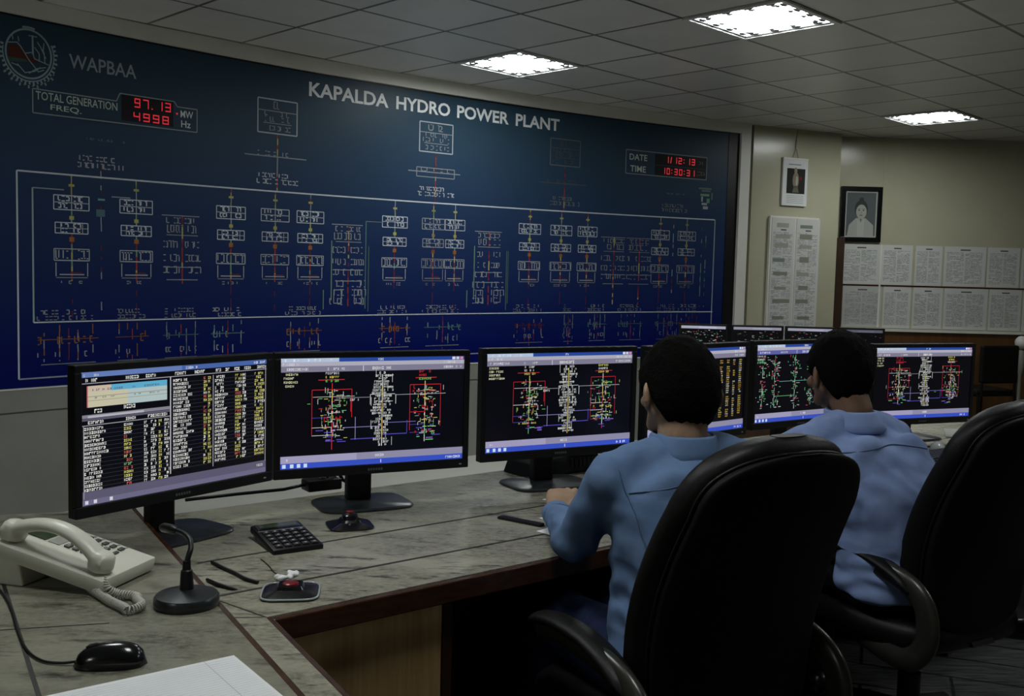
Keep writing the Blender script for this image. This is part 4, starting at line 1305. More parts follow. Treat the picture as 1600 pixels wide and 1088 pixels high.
call_button((-.441, 2.018, TZ), radians(8), 'flat black square call button with red centre near the desk corner', True)
m = MB()
random.seed(4)
for i in range(7):
    a = random.uniform(0, 6.28); c_ = Vector((-.468 + random.uniform(-.02, .022), 2.088 + random.uniform(-.012, .012), TZ + .009 + random.uniform(0, .01)))
    m.ball(c_, (random.uniform(.008, .013), random.uniform(.007, .011), random.uniform(.005, .008)), Matrix.Rotation(a, 4, 'Z'), 12, 8)
o = remeshed(m, 'crumpled_tissue', .002, MT['tissue'], None, 1, lambda p, n_: n_ * .003 * noise.noise(p * 120))
tag(o, 'small crumpled white tissue behind the red centred call button', 'tissue')

# computer mouse and cable on the side desk
mo = thing('computer_mouse', 'shiny black computer mouse lying beside the writing pad', 'mouse', (-.624, 1.553, SZ), radians(190))
rings = []
for i in range(15):
    f_ = i / 14; x = -.056 + .112 * f_
    hw = .031 * (max(0, 1 - abs(2 * f_ - 1) ** 3.2)) ** .5 * (1 - .10 * f_) + .0006
    hz = .036 * (max(0, 1 - abs((f_ - .42) / .58 if f_ > .42 else (f_ - .42) / .42) ** 2.4)) ** .5 + .001
    rings.append([Vector((x, hw * cos(a) * (1 if sin(a) > 0 else .9), max(0, hz * sin(a)) if sin(a) > -.01 else 0.0)) for a in [2 * pi * k / 24 for k in range(24)]])
m = MB(); m.ring_loft(rings)
m.build('body', MT['gloss_black'], mo, smooth=True, angle=60)
m = MB(); m.tube([(.012, 0, .0345), (.020, 0, .0345), (.03, 0, .032), (.036, 0, .029)], [.002, .003, .003, .002], 10); m.build('wheel', MT['black_key'], mo, smooth=True)
m = MB(); m.tube([(.008, .0, .0356), (-.002, .0, .0363)], .0008, 6); m.build('button_gap', MT['grey_key'], mo)
mw = [Vector(p) for p in ((-.676, 1.548, SZ + .006), (-.70, 1.547, SZ + .0035), (-.735, 1.556, SZ + .003), (-.78, 1.60, SZ + .003), (-.84, 1.69, SZ + .003), (-.90, 1.79, SZ + .003), (-.98, 1.90, SZ + .003), (-1.08, 1.98, SZ + .003), (-1.25, 2.02, SZ + .003))]
im = (Matrix.Translation(Vector((-.624, 1.553, SZ))) @ Matrix.Rotation(radians(190), 4, 'Z')).inverted()
m = MB(); m.tube([im @ p for p in spline(mw, 10)], .0022, 7); m.build('cable', MT['black_plastic'], mo, smooth=True)

# ruled writing pad
T_ = Vector((-.44, 1.595)); xd = Vector((-.797, -.604)); yd = Vector((.559, -.829))
pad = thing('writing_pad', 'white ruled writing pad at the bottom picture edge by the mouse', 'paper', (T_.x, T_.y, SZ), math.atan2(xd.y, xd.x))
m = MB(); m.box(0, 0, 0.0004, .30, .24, .004); m.build('sheets', MT['paper'], pad)
m = MB()
for i in range(26):
    m.quad([(.005, .012 + i * .0085, .0043), (.295, .012 + i * .0085, .0043), (.295, .0126 + i * .0085, .0043), (.005, .0126 + i * .0085, .0043)], (.45, .48, .58))
m.quad([(.05, .0, .0044), (.0508, .0, .0044), (.0508, .24, .0044), (.05, .24, .0044)], (.55, .40, .45))
m.build('ruled_lines', MT['print'], pad)

# dark pen on the control desk beside the side desk, and cables
def cable(name, label, pts, r, mt, cat='cable', n=8):
    m = MB(); m.tube(spline([Vector(p) for p in pts], n), r, 7)
    return tag(m.build(name, mt, smooth=True), label, cat)
cable('black_cable', 'black cable end lying on the desk by the microphone base', [(-.66, 2.21, TZ + .004), (-.62, 2.165, TZ + .004), (-.585, 2.13, TZ + .004), (-.555, 2.095, TZ + .004), (-.522, 2.072, TZ + .004)], .004, MT['black_plastic'])
m = MB(); m.tube([(-.632, 2.082, TZ + .004), (-.60, 2.05, TZ + .004), (-.565, 2.028, TZ + .004), (-.552, 2.024, TZ + .003)], [.0035, .0045, .004, .001], 8)
tag(m.build('pen', MT['black_plastic'], smooth=True), 'short black pen lying between the microphone and the desk corner', 'pen')
cable('thin_wire', 'thin dark wire looping on the laminate before the calculator', [(-.56, 2.25, TZ + .0015), (-.53, 2.20, TZ + .0015), (-.505, 2.15, TZ + .0015), (-.47, 2.11, TZ + .0015)], .0013, MT['groove'])
pa = thing('power_adapter', 'black power adapter with pale plug behind the second monitor', 'power adapter', (-.565, 3.0, TZ), radians(35))
m = MB(); m.box(-.055, -.03, 0, .055, .03, .034, bevel=.006); m.build('body', MT['black_plastic'], pa, smooth=True, angle=40)
m = MB(); m.tube([(-.05, 0, .02), (-.12, .0, .012), (-.25, .03, .006), (-.40, .03, .005)], .005, 8); m.build('lead', MT['black_plastic'], pa, smooth=True)
m = MB(); m.tube([(.02, .0, .03), (.0, .005, .06), (.02, .01, .075), (.055, .015, .06), (.075, .015, .02), (.10, .01, .005)], .006, 8); m.build('looped_lead', MT['black_plastic'], pa, smooth=True)
m = MB(); m.box(-.012, -.012, .034, .012, .012, .066, bevel=.005); m.build('plug', MT['white_plastic'], pa)

# black box and papers behind the third monitor
bx = thing('black_box', 'low black equipment box behind the third monitor', 'box', (.15, 3.38, TZ), radians(36))
m = MB()
m.ring_loft([[(-.16, -.07, 0), (.15, -.07, 0), (.15, .07, 0), (-.16, .07, 0)], [(-.145, -.065, .045), (.148, -.068, .045), (.148, .065, .045), (-.145, .065, .045)], [(-.10, -.05, .072), (.14, -.06, .075), (.14, .05, .075), (-.10, .05, .072)]])
m.build('case', MT['black_plastic'], bx, bevel=.004)
m = MB()
for i in range(6): m.box(.02 + i * .018, -.071, .02, .03 + i * .018, -.067, .05)
m.build('vents', MT['steel_dark'], bx)
random.seed(12)
def loose(name, label, pts, z, mt=MT['paper'], group=None, curl=.0):
    m = MB()
    a, b, c_, d_ = [Vector(p) for p in pts]
    nx = 6
    rings = []
    for i in range(nx + 1):
        t_ = i / nx
        p = a.lerp(d_, t_); q = b.lerp(c_, t_)
        zz = z + curl * (t_ ** 2) * .03
        rings.append([Vector((p.x, p.y, zz)), Vector((q.x, q.y, zz + curl * .01)), Vector((q.x, q.y, zz + curl * .01 + .0012)), Vector((p.x, p.y, zz + .0012))])
    m.ring_loft(rings)
    return tag(m.build(name, mt), label, 'paper', group)
loose('loose_paper', 'white sheet under the first man\'s hand on the desk', ((.085, 2.70), (.19, 2.60), (.26, 2.68), (.155, 2.78)), TZ + .001, curl=.1)
loose('loose_paper', 'small white sheet sticking out behind the first man\'s hand', ((.10, 2.93), (.15, 2.88), (.22, 2.96), (.17, 3.0)), TZ + .001)
loose('loose_paper', 'crumpled pale sheet at the first man\'s sleeve', ((.075, 2.56), (.13, 2.49), (.20, 2.56), (.145, 2.63)), TZ + .001, curl=.4)
m = MB(); m.box(-.07, -.012, 0, .07, .012, .008, Matrix.Translation((.035, 2.655, TZ)) @ Matrix.Rotation(radians(-35), 4, 'Z'), bevel=.003)
tag(m.build('eyeglass_case', MT['black_plastic']), 'slim black case lying by the sheets near the first man', 'case')
for i in range(5):
    m = MB(); mm = Matrix.Translation((.40 + .005 * i, 3.46 - .004 * i, TZ + .0005 + i * .011)) @ Matrix.Rotation(radians(30 + i * 9), 4, 'Z')
    m.box(-.10, -.07, 0, .10, .07, .0105, mm)
    tag(m.build('paper_bundle', MT['paper']), ['paper bundle at the bottom of the pile behind the third monitor', 'paper bundle second from the bottom of the pile behind the third monitor', 'middle paper bundle of the pile behind the third monitor', 'paper bundle second from the top of the pile behind the third monitor', 'topmost paper bundle of the pile behind the third monitor'][i], 'paper', 'papers piled behind the third monitor')

# right end of the control desk
kb = thing('keyboard', 'dark keyboard on the desk beyond the second man', 'keyboard', (1.63, 3.80, TZ), radians(36))
m = MB(); m.box(-.2, -.07, 0, .2, .07, .018, bevel=.004); m.build('case', MT['black_plastic'], kb)
m = MB()
for r in range(5):
    for c_ in range(15):
        m.box(-.19 + c_ * .0255, -.058 + r * .0235, .017, -.19 + c_ * .0255 + .021, -.058 + r * .0235 + .019, .023)
m.build('keys', MT['black_key'], kb)
mo2 = thing('computer_mouse', 'small grey computer mouse behind the dark keyboard at the second man\'s desk', 'mouse', (1.72, 4.0, TZ), radians(60))
m = MB(); m.ring_loft(rings); m.build('body', MT['clear_rim'], mo2, smooth=True, angle=60)
cable('black_cable', 'black cable curving over the desk under the sixth monitor', [(1.60, 4.05, TZ + .004), (1.8, 4.1, TZ + .004), (1.95, 4.25, TZ + .004), (2.2, 4.6, TZ + .004)], .004, MT['black_plastic'])
tag(loose('document_folder', 'grey folder lying on the desk under the sixth monitor', ((1.9, 4.35), (2.1, 4.30), (2.2, 4.55), (2.0, 4.6)), TZ + .002, MT['panel_grey']), 'grey folder lying on the desk under the sixth monitor', 'folder')

# round white lamp against the wood panelling and two dark chairs far back
gl = thing('globe_lamp', 'small white round lamp on a pale stem against the wood panelling', 'lamp', (4.77, 9.40, 0))
m = MB(); m.lathe([(0, 0), (.12, 0), (.12, .015), (.02, .03), (.015, .55), (.028, .60), (.045, .70), (.03, .78), (0, .80)], n=20); m.build('stem', MT['phone_grey'], gl, smooth=True, angle=40)
m = MB(); m.ball((0, 0, .86), .062); m.build('globe', MT['white_plastic'], gl, smooth=True)
for x, y, rz, lab in ((4.32, 8.9, .3, 'dark chair far back against the wood panelling'), (4.95, 8.6, -.2, 'dark chair far back below the round white lamp')):
    t = thing('visitor_chair', lab, 'chair', (x, y, 0), rz, 'dark chairs at the back')
    m = MB(); m.box(-.2, -.03, .52, .2, .02, .86, bevel=.02); m.build('backrest', MT['leather'], t)
    m = MB(); m.box(-.22, -.0, .40, .22, .44, .46, bevel=.02); m.build('seat', MT['leather'], t)
    for sx in (-.2, .2):
        for sy in (.0, .4):
            m = MB(); m.tube([(sx, sy, 0), (sx, sy, .42)], .012, 8); m.build('leg', MT['steel_dark'], t)
        m = MB(); m.tube([(sx * .9, -.01, .4), (sx * .9, -.015, .6)], .012, 8); m.build('back_support', MT['steel_dark'], t)
# ------------------------------------------------------------------ executive chairs
def executive_chair(label, loc, heading, group='high backed leather office chairs'):
    """heading: angle of the chair's forward direction; local y forward, x right"""
    t = thing('office_chair', label, 'chair', (loc[0], loc[1], 0), heading - pi / 2, group)
    # seat cushion
    m = MB()
    rr = []
    for z, sc_ in ((.385, .90), (.40, .98), (.43, 1.0), (.455, .98), (.468, .90), (.472, .6)):
        ring_ = []
        for k_ in range(40):
            a = 2 * pi * k_ / 40; q = (abs(cos(a)) ** 4 + abs(sin(a)) ** 4) ** -.25
            ring_.append(Vector((.255 * sc_ * q * cos(a), .25 * sc_ * q * sin(a) + .02, z)))
        rr.append(ring_)
    m.ring_loft(rr)
    m.build('seat', MT['leather'], t, smooth=True, angle=60)
    # backrest: outline rounded at the top; spine leans back and curves
    H0, H1 = .44, 1.088
    def spine(v):
        z = H0 + (H1 - H0) * v
        y = -.225 - .10 * v - .055 * v * v + .03 * sin(pi * min(1, v * 1.3)) 
        return y, z
    def halfw(v, grow=0.0):
        w = .178 + .042 * sin(pi * min(1.0, .12 + v * .78)) 
        return w + grow
    def loft(thick0, thick1, grow, v0, v1, name, mt, rtop=.33, rbot=.16):
        m = MB(); rr = []
        n = 40
        for i in range(n + 1):
            f_ = i / n
            v = v0 + (v1 - v0) * (0.5 - .5 * cos(pi * f_))
            y, z = spine(v); w = halfw(v, grow)
            top_d = (v1 - v) * (H1 - H0); bot_d = (v - v0) * (H1 - H0)
            R = rtop * (H1 - H0); Rb = rbot * (H1 - H0)
            if top_d < R:
                e_ = 1 - top_d / R
                w *= max(.02, 1 - e_ ** 3.4) ** .42
            if bot_d < Rb:
                e_ = 1 - bot_d / Rb
                w *= max(.02, 1 - e_ ** 3) ** .45
            tk = 1.0
            edge = min(top_d, bot_d)
            if edge < .05: tk = max(.12, (1 - (1 - edge / .05) ** 2)) ** .5
            cyc = []
            mid = (thick0 + thick1) / 2; ht = (thick1 - thick0) / 2 * tk
            for k_ in range(36):
                a = 2 * pi * k_ / 36; p_ = 5 if thick1 < .03 else 3.2
                q = (abs(cos(a)) ** p_ + abs(sin(a)) ** p_) ** (-1 / p_)
                xx = w * q * cos(a)
                bow = .05 * (xx / .26) ** 2          # sides wrap forward
                cyc.append(Vector((xx, y + mid + ht * q * sin(a) + bow, z)))
            rr.append(cyc)
        m.ring_loft(rr)
        return m.build(name, mt, t, smooth=True, angle=70)
    loft(-.018, .012, 0.0, .0, .955, 'back_shell', MT['shell'], .20)
    loft(.008, .105, .012, .05, 1.0, 'back_cushion', MT['leather'])
    # piping round the shell's front edge
    pts = []
    n = 60
    def edge_pt(v, sgn):
        y, z = spine(v); w = halfw(v); top_d = (.955 - v) * (H1 - H0); R = .20 * (H1 - H0)
        if top_d < R: w *= max(.02, 1 - (1 - top_d / R) ** 3.4) ** .42
        xx = sgn * w
        return Vector((xx, y + .012 + .05 * (xx / .26) ** 2, z))
    left = [edge_pt(.1 + .855 * (1 - (1 - i / n) ** 2), -1) for i in range(n + 1)]
    right = [edge_pt(.1 + .855 * (1 - (1 - i / n) ** 2), 1) for i in range(n + 1)]
    m = MB(); m.tube(left + list(reversed(right))[1:], .0035, 6); m.build('piping', MT['leather'], t, smooth=True)
    # arms: closed loops with padded tops
    for s in (-1, 1):
        x = s * .262
        P = [Vector(p) for p in ((x, .14, .602), (x, .06, .618), (x, -.07, .612), (x, -.175, .592), (x, -.232, .552), (x, -.25, .49), (x, -.238, .43), (x, -.19, .388), (x - s * .03, -.09, .376), (x - s * .055, .05, .392), (x - s * .06, .16, .40))]
        m = MB(); sp_ = spline(P, 8)
        m.tube(sp_, [.017 + .005 * sin(pi * i / (len(sp_) - 1)) for i in range(len(sp_))], 16, flat=(.9, 1.5))
        ar = m.build('armrest', MT['arm_plastic'], t, smooth=True)
        m = MB()
        PP = spline([Vector(p) for p in ((x, .155, .612), (x, .12, .630), (x, .04, .640), (x, -.06, .634), (x, -.15, .606), (x, -.20, .572))], 8)
        m.tube(PP, [.016 + .008 * min(1, min(i, len(PP) - 1 - i) / 5) for i in range(len(PP))], 14, flat=(1.35, .62))
        m.build('arm_pad', MT['leather'], ar, smooth=True)
        m = MB(); m.tube([(x - s * .055, .05, .392), (s * .10, .04, .378)], .018, 10); m.build('arm_bracket', MT['steel_dark'], ar)
    m = MB(); m.box(-.12, -.13, .345, .12, .13, .388, bevel=.01)
    m.ring_loft([[(-.045, -.10, .36), (.045, -.10, .36), (.045, -.10, .376), (-.045, -.10, .376)], [(-.045, -.235, .40), (.045, -.235, .40), (.045, -.225, .415), (-.045, -.225, .415)]])
    m.build('tilt_mechanism', MT['steel_dark'], t)
    m = MB(); m.tube([(0, 0, .22), (0, 0, .36)], .020, 20); m.build('gas_lift', MT['steel_dark'], t, smooth=True, angle=40)
    m = MB(); m.tube([(0, 0, .085), (0, 0, .24)], .032, 20); m.build('lift_sleeve', MT['black_plastic'], t, smooth=True, angle=40)
    for k_ in range(5):
        a = 2 * pi * k_ / 5 + .3
        d_ = Vector((cos(a), sin(a), 0))
        m = MB(); m.tube([d_ * .02 + Vector((0, 0, .12)), d_ * .15 + Vector((0, 0, .105)), d_ * .30 + Vector((0, 0, .075))], [.034, .027, .018], 10, flat=(1, .8))
        lg = m.build('leg', MT['black_plastic'], t, smooth=True)
        m = MB()
        c_ = d_ * .30
        sd_ = Vector((-d_.y, d_.x, 0))
        for q in (-.014, .014):
            m.tube([c_ + sd_ * (q - .009) + Vector((0, 0, .028)), c_ + sd_ * (q + .009) + Vector((0, 0, .028))], .028, 18)
        m.tube([c_ + Vector((0, 0, .03)), c_ + Vector((0, 0, .085))], .008, 8)
        m.build('caster', MT['black_plastic'], lg, smooth=True, angle=40)
    return t
HD = radians(90 + 30)
executive_chair('black high backed leather chair nearest the viewer, behind the first seated man', (.375, 2.20), HD)
executive_chair('black high backed leather chair at the picture edge, under the second seated man', (1.20, 2.90), HD)

# ------------------------------------------------------------------ the two men
def person(label, loc, P, skin, shirt, trousers, yaw_head, seed):
    """P: dict of joints in world space"""
    t = thing('person', label, 'person', (loc[0], loc[1], 0))
    O = Vector((loc[0], loc[1], 0))
    J = {k_: Vector(v) - O for k_, v in P.items()}
    def sm(m, rings_):
        m.ring_loft(rings_)
    def ering(c, ax, hw, hd, p=2.4, n=32):
        ax = Vector(ax); fw = Vector((-ax.y, ax.x, 0)).normalized(); out = []
        for k_ in range(n):
            a = 2 * pi * k_ / n; q = (abs(cos(a)) ** p + abs(sin(a)) ** p) ** (-1 / p)
            out.append(c + ax * (hw * q * cos(a)) + fw * (hd * q * sin(a)))
        return out
    sh = (J['shoulder_r'] - J['shoulder_l']).normalized()
    shx = Vector((sh.x, sh.y, 0)).normalized()
    fwd = Vector((-shx.y, shx.x, 0))
    hipx = Vector(P['hipdir']) if 'hipdir' in P else shx
    def torso(m, g, top=True):
        pel, ch, nk = J['pelvis'], J['chest'], J['neck']
        shc = (J['shoulder_l'] + J['shoulder_r']) / 2
        up1 = (ch - pel).normalized()
        rr = []
        prof = [(-.10, .120, .10), (-.07, .155, .122), (.0, .172, .128), (.10, .165, .125), (.20, .158, .122)]
        if g > 0: prof = [(-.050, .168, .130), (-.02, .174, .132)] + prof[2:]
        for dz, hw, hd in prof:
            c = pel + Vector((0, 0, dz)) if dz <= 0 else pel + (ch - pel) * (dz / .36)
            rr.append(ering(c, shx, hw + g, hd + g))
        for f_, hw, hd in ((.0, .168, .120), (.35, .176, .118), (.65, .176, .108), (.82, .160, .095), (.93, .128, .082), (1.02, .085, .068)):
            c = ch.lerp(shc + Vector((0, 0, .035)), f_) - fwd * .01
            k1 = shx.lerp(sh, f_)
            rr.append(ering(c, k1, hw + g * (1.0 if f_ < .9 else .6), hd + g * (1 if f_ < .9 else .6)))
        nc = nk
        rr.append(ering(nc, shx, .058 + g * .3, .056 + g * .3))
        m.ring_loft(rr)
        # trapezius and shoulder caps
        for s_, jn in ((-1, 'shoulder_l'), (1, 'shoulder_r')):
            m.limb([nk + shx * s_ * .03 - Vector((0, 0, .02)), nk.lerp(J[jn], .55) + Vector((0, 0, .002)), J[jn] + Vector((0, 0, -.006))], [.042 + g * .6, .043 + g * .6, .048 + g * .8])
        # shoulder blades and the flat of the back
        for s_ in ((-1, 1) if g > 0 else ()):
            m.ball(ch.lerp(shc, .55) + shx * s_ * .085 - fwd * .075, (.07 + g * .6, .034 + g * .6, .10), Matrix.Rotation(math.atan2(shx.y, shx.x), 4, 'Z'))
    # --- body: head, neck, torso, arms, hands, legs as one surface
    hy = yaw_head                                    # direction the face looks
    HF = Vector((cos(hy), sin(hy), 0)); HR = Vector((HF.y, -HF.x, 0))
    HM = Matrix(((HR.x, HF.x, 0, 0), (HR.y, HF.y, 0, 0), (0, 0, 1, 0), (0, 0, 0, 1)))
    pitch = Matrix.Rotation(radians(-9), 4, 'X')
    HMp = HM @ pitch
    hc = J['head']
    def hp(x, y, z): return hc + HMp @ Vector((x, y, z))
    m = MB()
    m.ball(hc, (.0745, .094, .098), HMp, 28, 18)                                   # skull
    m.ball(hp(0, .030, -.045), (.060, .062, .072), HMp, 24, 14)                    # face block
    m.ball(hp(0, .052, -.088), (.036, .034, .030), HMp, 18, 10)                    # chin
    for s_ in (-1, 1):
        m.limb([hp(s_ * .062, -.005, -.055), hp(s_ * .052, .03, -.085)], [.018, .018])     # jaw corner
        m.ball(hp(s_ * .042, .075, -.030), (.022, .017, .018), HMp, 14, 8)                 # cheek
        m.ball(hp(s_ * .085, -.012, -.022), (.009, .021, .034), HMp @ Matrix.Rotation(s_ * radians(32), 4, 'Z'), 14, 10)   # ear
        m.ball(hp(s_ * .077, -.002, -.046), (.007, .010, .012), HMp, 12, 8)                # lobe
        m.limb([hp(s_ * .012, .092, .016), hp(s_ * .045, .082, .014)], [.010, .009])       # brow
    m.limb([hp(0, .094, .004), hp(0, .108, -.030), hp(0, .102, -.040)], [.008, .011, .012])  # nose
    for s_ in (-1, 1): m.ball(hp(s_ * .012, .096, -.040), (.008, .009, .007), HMp, 10, 6)
    m.limb([hp(-.018, .088, -.066), hp(0, .094, -.064), hp(.018, .088, -.066)], [.006, .007, .006])   # upper lip
    m.limb([hp(-.014, .086, -.076), hp(0, .091, -.077), hp(.014, .086, -.076)], [.006, .007, .006])   # lower lip
    nk = J['neck']
    m.limb([nk - Vector((0, 0, .05)), nk + Vector((0, 0, .02)), hp(0, -.022, -.05)], [.056, .056, .057], 20)
    torso(m, -.014)
    for s_, q in ((-1, 'l'), (1, 'r')):
        a, b, c = J['shoulder_' + q], J['elbow_' + q], J['wrist_' + q]
        m.limb([a, a.lerp(b, .35), a.lerp(b, .75), b], [.046, .044, .039, .036])
        m.limb([b, b.lerp(c, .3), b.lerp(c, .75), c], [.036, .037, .030, .027])
        # hand
        d = (J['hand_' + q] - c); d.normalize()
        upv = Vector((0, 0, 1)); side = d.cross(upv).normalized(); upn = side.cross(d).normalized()     # side = to the right of the hand
        thumb_side = side if q == 'l' else -side
        palm = []
        for f_, hw, ht in ((-.01, .026, .019), (.02, .030, .017), (.05, .038, .0155), (.078, .041, .0145), (.094, .039, .012)):
            cc = c + d * f_ + upn * (.004 * sin(pi * max(0, f_) / .1))
            palm.append([cc + side * (hw * cos(2 * pi * k_ / 20)) + upn * (ht * sin(2 * pi * k_ / 20)) for k_ in range(20)])
        m.ring_loft(palm)
        for fi, (off, ln) in enumerate(((.030, .072), (.0105, .080), (-.0095, .074), (-.029, .058))):
            root = c + d * .082 + thumb_side * off
            curl = .75 + .14 * fi
            p0 = root; r0 = .0092 if fi < 3 else .0082
            dirs = d * cos(curl * .35) - upn * sin(curl * .35)
            p1 = p0 + (dirs + thumb_side * off * 2.2) * ln * .46
            dirs2 = d * cos(curl * 1.1) - upn * sin(curl * 1.1)
            p2 = p1 + dirs2 * ln * .32
            dirs3 = d * cos(curl * 1.75) - upn * sin(curl * 1.75)
            p3 = p2 + dirs3 * ln * .24
            m.limb([p0 - d * .015, p0 + upn * .002, p1, p2, p3], [r0, r0 + .001, r0 * .95, r0 * .88, r0 * .75], 12)
        tb = c + d * .022 + thumb_side * .026
        m.limb([tb, tb + d * .026 + thumb_side * .020 - upn * .006, tb + d * .055 + thumb_side * .026 - upn * .012, tb + d * .076 + thumb_side * .020 - upn * .014], [.015, .0125, .0105, .0085], 12)
        # leg
        h_, k2, an = J['hip_' + q], J['knee_' + q], J['ankle_' + q]
        m.limb([h_ - Vector((0, 0, .012)), h_.lerp(k2, .5), k2], [.070, .068, .054])
        m.limb([k2, k2.lerp(an, .3), k2.lerp(an, .7), an], [.053, .055, .043, .036])
        fd = Vector((fwd.x, fwd.y, 0))
        m.limb([an - Vector((0, 0, .03)) - fd * .03, an + fd * .08 - Vector((0, 0, .045)), an + fd * .15 - Vector((0, 0, .055))], [.036, .034, .024])
    body = remeshed(m, 'body', .0048, skin, t, 2)
    # eyes
    for s_ in (-1, 1):
        m = MB(); m.ball(hp(s_ * .030, .083, -.006), .012, HMp, 14, 10)
        e_ = m.build('eye', MT['white_plastic'], t, smooth=True)
        m = MB(); m.ball(hp(s_ * .030, .0935, -.006), (.005, .002, .005), HMp, 12, 8); m.build('iris', MT['hair'], e_, smooth=True)
    # --- hair
    random.seed(seed)
    m = MB()
    NU, NV = 64, 34
    grid_ = []
    for j in range(NV + 1):
        ph_ = pi * j / NV * .84                      # from crown down
        row_ = []
        for i in range(NU):
            th = 2 * pi * i / NU
            dv = Vector((sin(ph_) * cos(th), sin(ph_) * sin(th), cos(ph_)))
            back = max(0, -dv.y)
            lim_z = -.092 if dv.y < -.48 else (-.092 + (dv.y + .48) / .34 * .106 if dv.y < -.14 else (.014 - .03 * max(0, 1 - abs(dv.y - .12) / .12) if dv.y < .30 else .02 + (dv.y - .3) * .07))
            r_ = Vector((dv.x * (.0745 + .0165), dv.y * (.094 + .016), dv.z * (.098 + .021)))
            if r_.z < lim_z:
                r_ = Vector((dv.x * .070, dv.y * .085, dv.z * .09)) if r_.z < lim_z - .012 else r_ * .955
            p = hc + HMp @ r_
            nn_ = noise.noise(p * 60) * .0035 + noise.noise(p * 160) * .0022
            row_.append(p + (HMp @ dv) * nn_)
        grid_.append(row_)
    m.ring_loft(grid_)
    m.build('hair', MT['hair'], t, smooth=True)
    # --- shirt
    def wr(p, n_):
        q = p * 9
        d = noise.noise(Vector((q.x, q.y, q.z * 1.6))) * .006
        # folds running across the lower back and from the armpits
        z = p.z
        low_ = max(0, min(1, (.93 - z) / .22))
        fold = sin(z * 75 + noise.noise(p * 7 + Vector((seed, 0, 0))) * 7.0 + (p.dot(shx)) * 60)
        d += fold * .0058 * low_ * (.4 + .9 * abs(noise.noise(p * 5)))
        d += (1 - abs(noise.noise(Vector((p.dot(shx) * 14 + z * 10, seed, z * 9))) ) * 4) * .0018
        d += abs(noise.noise(p * 14 + Vector((0, seed, 0)))) * .006 - .003
        return n_ * d
    m = MB()
    torso(m, .018)
    for q in 'lr':
        a, b, c = J['shoulder_' + q], J['elbow_' + q], J['wrist_' + q]
        m.limb([a, a.lerp(b, .3), a.lerp(b, .7), b], [.059, .057, .053, .051])
        cend = b.lerp(c, .93)
        m.limb([b, b.lerp(c, .3), b.lerp(c, .7), b.lerp(c, .88)], [.051, .050, .042, .035])
    s_o = remeshed(m, 'shirt', .007, shirt, t, 16, wr)
    for q in 'lr':
        b, c = J['elbow_' + q], J['wrist_' + q]
        m = MB(); m.tube([b.lerp(c, .86), b.lerp(c, .99), b.lerp(c, 1.03)], [.0385, .0375, .033], 20, flat=(1.05, .9))
        m.build('cuff', shirt, s_o, smooth=True, bevel=.002)
    # collar band and folded leaf
    m = MB(); rr = []
    tl = (hp(0, -.03, -.06) - nk).normalized()
    for dz, g in ((-.030, .072), (.000, .068), (.024, .066), (.029, .069), (.024, .0735), (-.004, .081), (-.022, .089), (-.032, .080)):
        rr.append(ering(nk + tl * dz + Vector((0, 0, -.004)), shx, g, g * .98, 2.1, 40))
    m.ring_loft(rr, cap=False)
    m.build('collar', shirt, s_o, smooth=True)
    # yoke and armhole seams, laid on the shirt surface from behind
    bvh = BVHTree.FromPolygons([v.co for v in s_o.data.vertices], [list(p.vertices) for p in s_o.data.polygons])
    shc = (J['shoulder_l'] + J['shoulder_r']) / 2
    def seam(pts):
        out = []
        for p in pts:
            h_ = bvh.ray_cast(p - fwd * .5, fwd, 1.0)
            if h_[0] is not None: out.append(h_[0] + h_[1] * .0016)
        for _ in range(6):
            out = [out[0]] + [(out[i - 1] + out[i] * 2 + out[i + 1]) / 4 for i in range(1, len(out) - 1)] + [out[-1]] if len(out) > 3 else out
        if len(out) > 3:
            m = MB(); m.tube(out, .0017, 5); m.build('seam', MT['seam'], s_o, smooth=True)
    seam([shc + sh * x + Vector((0, 0, .008 - x * x * .8)) for x in [(-.178 + .356 * i / 40) for i in range(41)]])
    for s_ in (-1, 1):
        seam([shc + sh * (s_ * (.188 - .022 * f_)) + Vector((0, 0, .03 - .16 * f_)) for f_ in [i / 24 for i in range(25)]])
    # --- trousers
    m = MB()
    pel = J['pelvis']
    m.ring_loft([ering(pel + Vector((0, 0, dz)), shx, hw, hd) for dz, hw, hd in ((-.085, .145, .115), (-.06, .172, .135), (-.03, .172, .134), (.02, .160, .122), (.04, .14, .11))])
    for q in 'lr':
        h_, k2, an = J['hip_' + q], J['knee_' + q], J['ankle_' + q]
        m.limb([h_ - Vector((0, 0, .012)), h_.lerp(k2, .5), k2], [.084, .082, .068])
        m.limb([k2, k2.lerp(an, .5), k2.lerp(an, .93)], [.067, .066, .058])
    remeshed(m, 'trousers', .009, trousers, t, 4, lambda p, n_: n_ * noise.noise(p * 16) * .005)
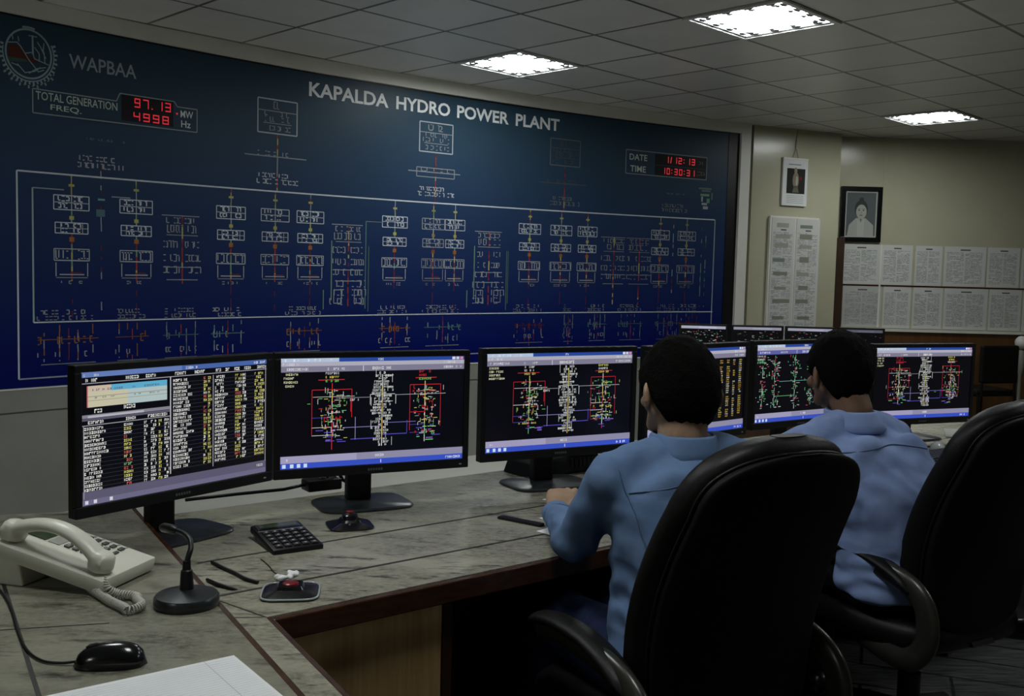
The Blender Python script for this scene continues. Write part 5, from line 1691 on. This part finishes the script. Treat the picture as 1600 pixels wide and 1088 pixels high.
    for q in 'lr':
        an = J['ankle_' + q]; fd = fwd
        m = MB()
        m.limb([an - Vector((0, 0, .035)) - fd * .04, an + fd * .06 - Vector((0, 0, .045)), an + fd * .13 - Vector((0, 0, .052)), an + fd * .18 - Vector((0, 0, .056))], [.043, .043, .039, .028])
        zb_ = an.z - .094
        m.box(-.045, -.09, 0, .045, .21, .012, Matrix.Translation(Vector((an.x, an.y, zb_))) @ Matrix.Rotation(math.atan2(fd.y, fd.x) - pi / 2, 4, 'Z'), bevel=.004)
        remeshed(m, 'shoe', .005, MT['shoe'], t, 3)
    return t

person('seated man in blue shirt nearest the viewer, seen from behind', (.37, 2.15), dict(
    pelvis=(.402, 2.145, .555), chest=(.402, 2.185, .80), neck=(.388, 2.245, 1.012), head=(.384, 2.285, 1.137),
    shoulder_l=(.222, 2.165, .945), shoulder_r=(.545, 2.315, .955), elbow_l=(.156, 2.262, .775), elbow_r=(.60, 2.52, .80), wrist_l=(.127, 2.60, .762), wrist_r=(.44, 2.70, .775),
    hand_l=(.155, 2.73, .822), hand_r=(.34, 2.80, .765), hip_l=(.315, 2.11, .545), hip_r=(.475, 2.185, .545), knee_l=(.10, 2.47, .545), knee_r=(.27, 2.56, .545), ankle_l=(.06, 2.50, .10), ankle_r=(.24, 2.60, .10)),
    MT['skin'], MT['shirt'], MT['trousers'], radians(90 + 16), 3)
person('seated man in pale blue shirt farther along the desk, leaning forward', (1.11, 2.84), dict(
    pelvis=(1.125, 2.83, .555), chest=(1.07, 2.84, .79), neck=(.985, 2.875, .995), head=(.958, 2.925, 1.128),
    shoulder_l=(.842, 2.815, .925), shoulder_r=(1.150, 2.975, .925), elbow_l=(.72, 3.0, .80), elbow_r=(1.15, 3.19, .79), wrist_l=(.76, 3.24, .775), wrist_r=(1.08, 3.42, .775),
    hand_l=(.80, 3.36, .765), hand_r=(1.06, 3.54, .765), hip_l=(1.05, 2.795, .545), hip_r=(1.205, 2.87, .545), knee_l=(.87, 3.13, .545), knee_r=(1.04, 3.23, .545), ankle_l=(.84, 3.16, .10), ankle_r=(1.02, 3.27, .10)),
    MT['skin_dark'], MT['shirt_lilac'], MT['trousers_black'], radians(90 + 14), 8)
